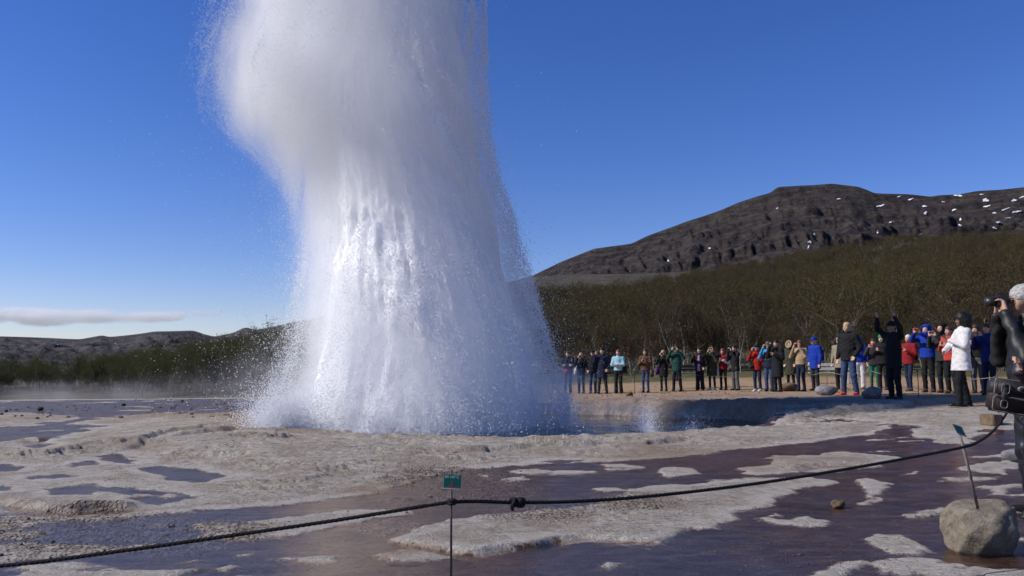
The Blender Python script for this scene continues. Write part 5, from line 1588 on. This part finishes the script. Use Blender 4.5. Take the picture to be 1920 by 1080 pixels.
def stone(px, py, d, size, mat, label, seed, sub=4, rz=0.0, sink=.25, name="stone", group=None):
    """stone resting on the ground below the given view point"""
    p = at(px, py, d)
    z = ground_z(p.x, p.y)
    o = link(name, stone_mesh(seed, sub, size), mat)
    o.location = (p.x, p.y, z + size[2] * (1 - sink)); o.rotation_euler = (0, 0, rz)
    tag(o, label, "boulder" if name == "boulder" else "stone", group)
    return o
bp = gp(1846, 1036)
boulder = stone(1846, 1036, bp.y + .10, (.28, .21, .205), M_STONE, "large rounded boulder at the lower right holding a leaning sign post", 5, 5, .3, .34, "boulder")
sp_ = gp(1572, 952); stone(1572, 952, sp_.y, (.063, .05, .043), M_BROWNST, "small brown stone lying in the wet sheet before the slab", 8, 4, .4, .2)
for px, py, w, m, lab, sd in ((1478, 733, .30, M_BROWNST, "brown stone under the rope before the olive parka", 21), (1549, 741, .29, M_STONEG, "pale grey stone with a thin post before the beige jacket man", 22), (1636, 747, .27, M_STONEG, "dark grey stone right of the red shoes", 23)):
    dd = {1478: 28.2, 1549: 24.0, 1636: 18.8}[px]
    best = min(np.linspace(dd * .8, dd * 1.2, 41), key=lambda q: abs(ground_b(at(px, py, q).x, at(px, py, q).y) - at(px, py, q).z))
    stone(px, py, best, (w * (1.0 if px != 1478 else 1.15), w * .8, w * .62), m, lab, sd, 4, .2, .3)
q = gp(825, 815); stone(825, 817, 13.2, (.12, .08, .055), M_DARKST, "black stone on the pool rim below the column", 31, 4, 0, .35)
for k, (px, py, w, lab) in enumerate(((76, 768, .085, "dark stone in the steaming flat at far left"), (232, 760, .07, "dark stone in the flat left of the tan ridge"), (12, 771, .05, "tiny dark stone at the left picture edge"), (342, 752, .06, "small dark stone on the far shore of the steaming flat"), (3, 781, .04, "lowest of the small stones at the left edge"))):
    g = gp(px, py, -.03); stone(px, py, g.y, (w, w * .8, w * .8), M_DARKST, lab, 40 + k, 3, k, .25)
for k, (px, py, w, lab) in enumerate(((1905, 862, .16, "grey stone half behind the leather jacket man's legs"), (1180, 742, .14, "flat brown stone near the blue jacket woman's feet"), (1062, 757, .10, "small stone on the far rim behind the mist"))):
    g = gp(px, py, .05); stone(px, py, min(g.y, 24), (w, w * .8, w * .6), (M_STONEG, M_BROWNST, M_BROWNST)[k], lab, 60 + k, 3, k, .3)
# squared timber end on the ledge at the right
tb = at(1858, 777, 12.6)
tim = bm_obj("timber_block", rbox(.20, .26, .17, .012), simple_mat("old_timber", (0.15, 0.105, 0.065), 0.9, 0.4, 12, 0.6, .01)); tim.location = (tb.x, tb.y, ground_z(tb.x, tb.y) + .07); tim.rotation_euler = (0, 0, .3)
tag(tim, "squared old timber block on the ledge below the bag", "timber block")

# loose gravel on the bars between the sheets
rg = np.random.default_rng(3)
GV = []; GF_ = []
ico = bmesh.new(); bmesh.ops.create_icosphere(ico, subdivisions=1, radius=1.0)
IV = np.array([v.co[:] for v in ico.verts]); IF = np.array([[v.index for v in f.verts] for f in ico.faces]); ico.free()
cent = [(830, 892, .35, 520), (890, 915, .30, 420), (180, 1002, .35, 300), (60, 990, .3, 160), (1190, 945, .2, 120), (380, 1006, .25, 130), (1470, 1035, .3, 160), (760, 945, .25, 120)]
gx = []; gy = []; gs = []
for px, py, s, n in cent:
    c = gp(px, py)
    gx.append(rg.normal(c.x, s, n)); gy.append(rg.normal(c.y, s * 1.1, n)); gs.append(rg.uniform(.003, .009, n) * (1 + (rg.random(n) < .04) * 1.0))
n = 260
gx.append(rg.uniform(-14, -3, n)); gy.append(rg.uniform(17, 30, n)); gs.append(rg.uniform(.015, .05, n))
n = 260
gx.append(rg.uniform(2, 12, n)); gy.append(rg.uniform(23, 36, n)); gs.append(rg.uniform(.012, .04, n))
gx = np.concatenate(gx); gy = np.concatenate(gy); gs = np.concatenate(gs)
gz = ground_all(gx, gy)[0]
for i in range(len(gx)):
    s = gs[i] * rg.uniform(.7, 1.3, 3) * (1, 1, .65)
    GV.append(IV * s * (1 + .15 * rg.normal(0, 1, (len(IV), 1))) + (gx[i], gy[i], gz[i] + gs[i] * .25)); GF_.append(IF + i * len(IV))
gm = make_mesh("gravel", np.concatenate(GV), np.concatenate(GF_))
tag(link("gravel", gm, M_BROWNST), "loose brown gravel on bars between the sinter sheets", None, None, "stuff")

# ---- near rope fence
M_ROPE = simple_mat("black_rope", (0.013, 0.012, 0.013), 0.8, 0.4, 160, 0.9, .006)
M_ROD = simple_mat("rusty_rod", (0.085, 0.068, 0.056), 0.7, 0.45, 30, 0.4, .003)
M_ROD2 = simple_mat("grey_rod", (0.17, 0.155, 0.135), 0.7, 0.35, 30, 0.4, .003)
P1 = at(847, 941, 3.6); P2 = at(1807, 838, 4.75)
def pxd(px):                                     # depth along the straight run between the posts
    t = np.interp(px, [847, 1807], [0, 1])
    return 1 / ((1 - t) / 3.6 + t / 4.75)
key = [(-900, 1010, 3.25), (-600, 1058, 3.3), (-300, 1077, 3.36), (0, 1061, 3.43), (220, 1034, 3.47), (420, 1006, 3.51), (640, 974, 3.56), (800, 948, 3.59), (847, 941, 3.6), (900, 940, pxd(900)), (970, 942, pxd(970)), (1080, 940, pxd(1080)), (1220, 930, pxd(1220)), (1400, 909, pxd(1400)), (1560, 884, pxd(1560)), (1700, 859, pxd(1700)), (1807, 838, 4.75), (1838, 826, 5.1), (1862, 808, 5.5), (1880, 786, 5.95), (1905, 752, 6.9), (1950, 720, 8.0)]
kp = [at(*k) for k in key]
def dense(pts, step):
    out = []
    n = len(pts)
    for i in range(n - 1):
        p0 = pts[max(i - 1, 0)]; p1 = pts[i]; p2 = pts[i + 1]; p3 = pts[min(i + 2, n - 1)]
        if i == 7 or i == 8: p0, p3 = (p0, p2) if i == 7 else (p1, p3)
        m = max(2, int((p2 - p1).length / step))
        for q in range(m):
            t = q / m
            out.append(0.5 * ((2 * p1) + (p2 - p0) * t + (2 * p0 - 5 * p1 + 4 * p2 - p3) * t * t + (3 * p1 - p0 - 3 * p2 + p3) * t ** 3))
    out.append(pts[-1])
    return out
def twisted_rope(pts, r, strands=3, pitch=.07):
    """three strands laid round one another"""
    bmx = bmesh.new()
    L = [0.0]
    for a, b in zip(pts, pts[1:]): L.append(L[-1] + (b - a).length)
    for s in range(strands):
        path = []
        for i, p in enumerate(pts):
            d = (pts[min(i + 1, len(pts) - 1)] - pts[max(i - 1, 0)]).normalized()
            u = d.cross(Vector((0, 0, 1))).normalized(); v = u.cross(d)
            a = 2 * math.pi * (L[i] / pitch + s / strands)
            path.append(p + (u * math.cos(a) + v * math.sin(a)) * r * .52)
        t = tube_path(path, r * .56, 5)
        tm = bpy.data.meshes.new("tmp"); t.to_mesh(tm); t.free(); bmx.from_mesh(tm); bpy.data.meshes.remove(tm)
    return bmx
rope = empty("barrier_rope", kp[8]); tag(rope, "thick black rope strung across the foreground with a knot", "rope")
o = bm_obj("line", twisted_rope([p - kp[8] for p in dense(kp, .012)], .0088), M_ROPE, rope, True)
kn = at(970, 942, pxd(970)) - kp[8]
ax = (kp[11] - kp[10]).normalized()
def ring_pts(c, axis, r, n=12, wob=0.0):
    u = axis.cross(Vector((0, 0, 1))).normalized(); v = u.cross(axis)
    return [c + (u * math.cos(2 * math.pi * q / n) + v * math.sin(2 * math.pi * q / n)) * r + axis * wob * math.sin(2 * math.pi * q / n * 2) for q in range(n)]
for s_, r_, w_ in ((-.024, .017, .004), (-.014, .014, -.003), (.004, .016, .005), (.016, .018, -.004), (.028, .015, .003)):
    bm_obj("knot", tube_path(ring_pts(kn + ax * s_, ax, r_, 14, w_), .0085, 6, True), M_ROPE, rope, True)
bm_obj("knot_tail", tube_path([kn + ax * -.02, kn + ax * -.026 + Vector((0, -.012, -.018)), kn + ax * -.024 + Vector((0, -.014, -.034))], .008, 6), M_ROPE, rope, True)
for s_ in (-.006, .006):
    bm_obj("hitch", tube_path([Vector((.014 * math.cos(a), .014 * math.sin(a), s_)) for a in np.linspace(0, 2 * math.pi, 13)[:-1]], .008, 6, True), M_ROPE, rope, True)

def post(name, base, top, r, mat, label):
    e = empty(name, base); tag(e, label, "sign post")
    b_ = Vector(base); t_ = Vector(top)
    bm_obj("rod", tube_path([(b_ - b_) - Vector((0, 0, .03)), (t_ - b_) * .5, t_ - b_], r, 8), mat, e, True)
    return e
M_SIGN = simple_mat("sign_green", (0.006, 0.082, 0.056), 0.35, 0.12, 25, 0.05, .001, 0.5)
M_SIGNRED = simple_mat("sign_red", (0.32, 0.03, 0.03), 0.5, 0.15, 40); M_SIGNWH = simple_mat("sign_white", (0.32, 0.50, 0.50), 0.5, 0.15, 40); M_SIGNEDGE = simple_mat("sign_edge", (0.30, 0.33, 0.33), 0.5, 0.2, 40)
top1 = at(846, 881, 3.605); gz1 = ground_z(P1.x, P1.y + .012)
post1 = post("sign_post", (P1.x, P1.y + .012, gz1), (top1.x, P1.y + .012, top1.z), .0052, M_ROD, "thin upright rod with small green sign in the foreground")
def sign_plate(parent, centre, w, hgt, rot, text):
    """plate in its own x/z plane, facing -y"""
    pl = bm_obj("sign_plate", rbox(w, .004, hgt, .0015, 1), M_SIGN, parent)
    pl.location = centre; pl.rotation_euler = rot
    bm_obj("plate_edge", shift(rbox(w * .985, .003, hgt * .09, .001, 1), (0, -.0022, -hgt * .455)), M_SIGNEDGE, pl)
    if text:
        fc = bpy.data.curves.new("lettering", 'FONT'); fc.body = "80-100°C"; fc.size = hgt * .27; fc.align_x = 'CENTER'; fc.align_y = 'CENTER'; fc.extrude = .0004
        fo = bpy.data.objects.new("lettering", fc); COL.objects.link(fo); fc.materials.append(M_SIGNWH)
        bpy.context.view_layer.update()
        tme = bpy.data.meshes.new_from_object(fo.evaluated_get(bpy.context.evaluated_depsgraph_get())); bpy.data.objects.remove(fo)
        fo = link("lettering", tme, M_SIGNWH)
        fo.parent = pl; fo.location = (-.002, -.0030, hgt * .33); fo.rotation_euler = (R(90), 0, 0); fo.scale = (1.0 * w / .08 * .92, 1, 1)
        bmi = bmesh.new()
        prof = [(-.36, -.40), (.36, -.40), (.36, -.355), (.10, -.34), (.055, -.25), (.03, -.10), (.012, .10), (-.012, .10), (-.03, -.10), (-.055, -.25), (-.10, -.34), (-.36, -.355)]
        vs_ = [bmi.verts.new((x * w, -.0027, z * hgt)) for x, z in prof]
        bmi.faces.new(vs_)
        ret = bmesh.ops.extrude_face_region(bmi, geom=list(bmi.faces)); bmesh.ops.translate(bmi, verts=[g for g in ret['geom'] if isinstance(g, bmesh.types.BMVert)], vec=(0, -.0006, 0))
        bmesh.ops.recalc_face_normals(bmi, faces=bmi.faces)
        bm_obj("geyser_symbol", bmi, M_SIGNRED, pl)
    return pl
sc = at(848, 904, 3.58)
sign_plate(post1, (sc.x - P1.x, sc.y - P1.y - .014, sc.z - gz1), .078, .066, (R(-22), R(4), R(6)), True)
b2 = at(1833, 944, 4.86); t2 = at(1800, 815, 4.76)
post2 = post("sign_post", b2, t2, .0085, M_ROD2, "leaning grey rod with tilted sign standing in the boulder")
sc2 = at(1799, 807, 4.75) - b2
sign_plate(post2, sc2, .085, .07, (R(-34), R(14), R(28)), False)

# ---- far rope fence in front of the crowd
M_ROPE2 = simple_mat("pale_rope", (0.20, 0.19, 0.18), 0.8, 0.3, 60)
fence = []
for k, (px, fy, d, lab) in enumerate(((1036, 738, 31.2, "thin post behind the spray at the crowd's left end"), (1190, 736, 31.0, "thin post left of the brown jacket woman"), (1306, 732, 30.4, "thin post beside the lilac top woman"), (1476, 729, 28.2, "thin post in the brown stone before the olive parka"), (1551, 735, 24.0, "thin post in the pale stone by the beige jacket man"), (1634, 738, 19.4, "thin post near the bright green trousers"), (1722, 742, 16.6, "thin post between red jacket and blue hooded top"), (1872, 770, 12.2, "thin post behind the leather jacket man's bag"))):
    best = min(np.linspace(d * .85, d * 1.15, 31), key=lambda q: abs(ground_b(at(px, fy, q).x, at(px, fy, q).y) - at(px, fy, q).z) + .01 * abs(q - d))
    p = at(px, fy, best); z = ground_z(p.x, p.y)
    e = empty("fence_post", (p.x, p.y, z)); tag(e, lab, "fence post", "posts of the far rope fence")
    bm_obj("rod", tube_path([(0, 0, -.05), (.01, 0, .3), (.0, 0, .66)], .010, 6), M_ROD, e, True)
    bm_obj("eyelet", tube_path([Vector((.02 * math.cos(a), 0, .62 + .02 * math.sin(a))) for a in np.linspace(0, 2 * math.pi, 11)[:-1]], .005, 5, True), M_ROD, e, True)
    fence.append(Vector((p.x, p.y - .02, z + .62)))
fr = []
for a, b in zip(fence, fence[1:]):
    for q in np.linspace(0, 1, 14)[:-1]: fr.append(a.lerp(b, q) - Vector((0, 0, .10 * 4 * q * (1 - q))))
fr.append(fence[-1])
o = bm_obj("barrier_rope", tube_path([p - fr[0] for p in fr], .0075, 6), M_ROPE2, None, True); o.location = fr[0]
tag(o, "thin pale rope sagging between posts in front of the crowd", "rope")

# ---- two benches beyond the path
M_PLANK = simple_mat("bench_dark", (0.030, 0.022, 0.030), 0.8, 0.3, 10); M_PLANKW = simple_mat("bench_pale", (0.42, 0.40, 0.37), 0.8, 0.25, 10)
def bench(px, py, d, rz, label, mats):
    p = at(px, py, d)
    e = empty("park_bench", (p.x, p.y, ground_z(p.x, p.y)), rz); tag(e, label, "bench")
    for k in range(3): bm_obj("seat_slat", shift(rbox(1.7, .12, .04, .006), (0, -.14 + .14 * k, .45)), mats[0], e)
    for k in range(2): bm_obj("backrest_slat", shift(rbox(1.7, .035, .13, .006), (0, .20 + .03 * k, .62 + .17 * k)), mats[1], e)
    for x in (-.7, .7):
        bm_obj("leg", shift(rbox(.07, .42, .45, .01), (x, 0, .21)), mats[1], e); bm_obj("back_post", shift(rbox(.06, .06, .50, .008), (x, .255, .68)), mats[1], e)
    return e
bench(1290, 699, 44, R(10), "dark bench with pale seat behind the green jacket man", (M_PLANKW, M_PLANK))
bench(1556, 694, 34, R(-15), "pale slatted bench behind the royal blue jacket", (M_PLANKW, M_PLANKW))

# ---- snow on the mountain: sheets lying on the slope
from mathutils.bvhtree import BVHTree
mme = mountain.data
bv = BVHTree.FromPolygons([v.co for v in mme.vertices], [tuple(q.vertices) for q in mme.polygons])
M_SNOW = simple_mat("snow", (0.62, 0.63, 0.66), 0.8, 0.2, 0.03, 0.2, 1.0)
SNOW = [(1572, 374, 5, 2), (1651, 387, 10, 3), (1685, 370, 5, 1.5), (1707, 375, 8, 2), (1734, 388, 5, 3), (1735, 401, 4, 5), (1768, 380, 4, 1.6), (1789, 395, 5, 3), (1797, 368, 9, 3.5), (1848, 377, 9, 5), (1851, 388, 9, 2.5), (1865, 401, 6, 2), (1873, 418, 5, 4), (1864, 429, 5, 3), (1885, 394, 9, 2), (1901, 377, 7, 4), (1907, 398, 10, 3), (1917, 371, 6, 3), (1801, 413, 3, 4),
        (1800, 424, 3, 4), (1645, 437, 4, 5), (1673, 450, 3, 3), (1714, 449, 6, 2.5), (1724, 441, 5, 3), (1525, 440, 2.5, 4), (1518, 455, 3, 5), (1516, 465, 3, 5), (1487, 476, 5, 2), (1331, 467, 4, 2.2), (1254, 490, 3, 2.5), (1890, 410, 5, 2), (1840, 366, 5, 1.5), (1757, 362, 5, 1.3), (1458, 392, 2.5, 1.5), (1670, 418, 2.5, 2)]
rs = random.Random(9)
for px, py, wx, wy in SNOW:
    wx *= .72; wy *= .5
    n = 16; ring = []; ok_ = True
    c0 = bv.ray_cast(Vector((0, 0, CAM_H)), ray(px, py))
    if c0[0] is None: continue
    pts = [(px, py)]
    ph = [rs.uniform(0, 6.28) for _ in range(3)]; tilt = rs.uniform(-.35, .15) if wx > wy else rs.uniform(-.3, .3)
    for rr_ in (.5, 1.0):
        for q in range(n):
            a = 2 * math.pi * q / n
            k = rr_ * (1 + .28 * math.sin(2 * a + ph[0]) + .22 * math.sin(3 * a + ph[1]) + .15 * math.sin(5 * a + ph[2]))
            dx, dy = wx * k * math.cos(a), wy * k * math.sin(a)
            pts.append((px + dx, py + dy + tilt * dx if wx > wy else py + dy) if wx > wy else (px + dx + tilt * dy, py + dy))
    hits = []
    for a, b in pts:
        h_ = bv.ray_cast(Vector((0, 0, CAM_H)), ray(a, b))
        p_ = h_[0] if h_[0] is not None else c0[0]
        if abs(p_.y - c0[0].y) > 160: p_ = c0[0]
        nn = h_[1] if h_[0] is not None else c0[1]
        hits.append(p_ + nn * (2.5 if nn.z > 0 else -2.5))
    bms = bmesh.new(); v_ = [bms.verts.new(q) for q in hits]
    for q in range(n):
        j = (q + 1) % n
        bms.faces.new((v_[0], v_[1 + q], v_[1 + j])); bms.faces.new((v_[1 + q], v_[1 + n + q], v_[1 + n + j], v_[1 + j]))
    bm_obj("snow_patch", bms, M_SNOW, mountain, True)

# ---- cloud bank low on the left and steam over the flat
def lumps(name, items, sub=3):
    bm = bmesh.new()
    for c, r in items:
        m = Matrix.Translation(c) @ Matrix.Diagonal((*r, 1))
        bmesh.ops.create_icosphere(bm, subdivisions=sub, radius=1.0, matrix=m)
    me = bpy.data.meshes.new(name); bm.to_mesh(me); bm.free()
    return me
rc = random.Random(6)
items = []
for k in range(30):
    px = rc.uniform(-330, 300); s = 1 - max(0, (px - 40)) / 330
    items.append((at(px, 596 - 4 * s + rc.uniform(-3, 5), 7000), (rc.uniform(180, 300), 260, rc.uniform(26, 52) * (.9 + 1.1 * s))))
for px, w in ((300, 150), (340, 120), (375, 110), (398, 60)): items.append((at(px, 588, 7000), (w, 200, 34)))
M_CLOUD = mist_material("cloud", 0.024, (1, 1, 1), 0.0045, 1.6, 0.30, 0.58, 0.0)
cl = volume_object("cloud", lumps("cloud", items), M_CLOUD, 17.0, 40.0)
tag(cl, "long flat white cloud low above the left hills", "cloud", None, "stuff")
items = []
for px, py, d, a, b in ((330, 735, 27, 2.6, .9), (420, 725, 26, 2.2, 1.1), (500, 722, 25, 2.0, 1.3), (250, 742, 29, 2.6, .7), (110, 740, 31, 3.0, .8), (560, 742, 21, 1.8, 1.3), (470, 755, 22, 1.7, .6)):
    items.append((at(px, py, d), (a, 2.2, b)))
M_STEAM = mist_material("steam", 0.22, (1, 1, 1), 0.42, 0.8, 0.36, 0.66, 0.2)
stm = volume_object("steam", lumps("steam", items), M_STEAM, 0.22, 0.8)
tag(stm, "thin white steam drifting over the flat left of the geyser", "steam", None, "stuff")
items = [(at(px, py, d), (a, 1.3, b)) for px, py, d, a, b in ((1110, 762, 18.5, 1.2, .42), (1200, 768, 18.0, 1.0, .30), (1290, 775, 17.4, .9, .22), (1060, 740, 18, .8, .8), (520, 800, 14.5, .55, .28), (470, 806, 14.4, .35, .18))]
items2 = [(at(px, py, d), (a, 1.2, b)) for px, py, d, a, b in ((545, 330, 17.2, .9, .8), (560, 420, 17.2, .8, 1.1), (560, 520, 17.2, .75, 1.1), (530, 600, 17.0, .7, .9), (500, 680, 16.6, .7, .8), (460, 250, 17.4, .6, .6))]
M_VEIL = mist_material("veil_mist", 0.34, (1, 1, 1), 0.8, 0.6, 0.36, 0.66, 0.1)
veil = volume_object("veil_mist", lumps("veil_mist", items2), M_VEIL, 0.14, 0.5)
keep_parent(veil, geyser); veil["kind"] = "stuff"
M_STEAM2 = mist_material("pool_mist", 1.2, (1, 1, 1), 0.9, 0.7, 0.34, 0.66, 0.2)
st2 = volume_object("pool_mist", lumps("pool_mist", items), M_STEAM2, 0.12, 0.35)
tag(st2, "spray mist skimming the pool right of the column", "mist", None, "stuff")
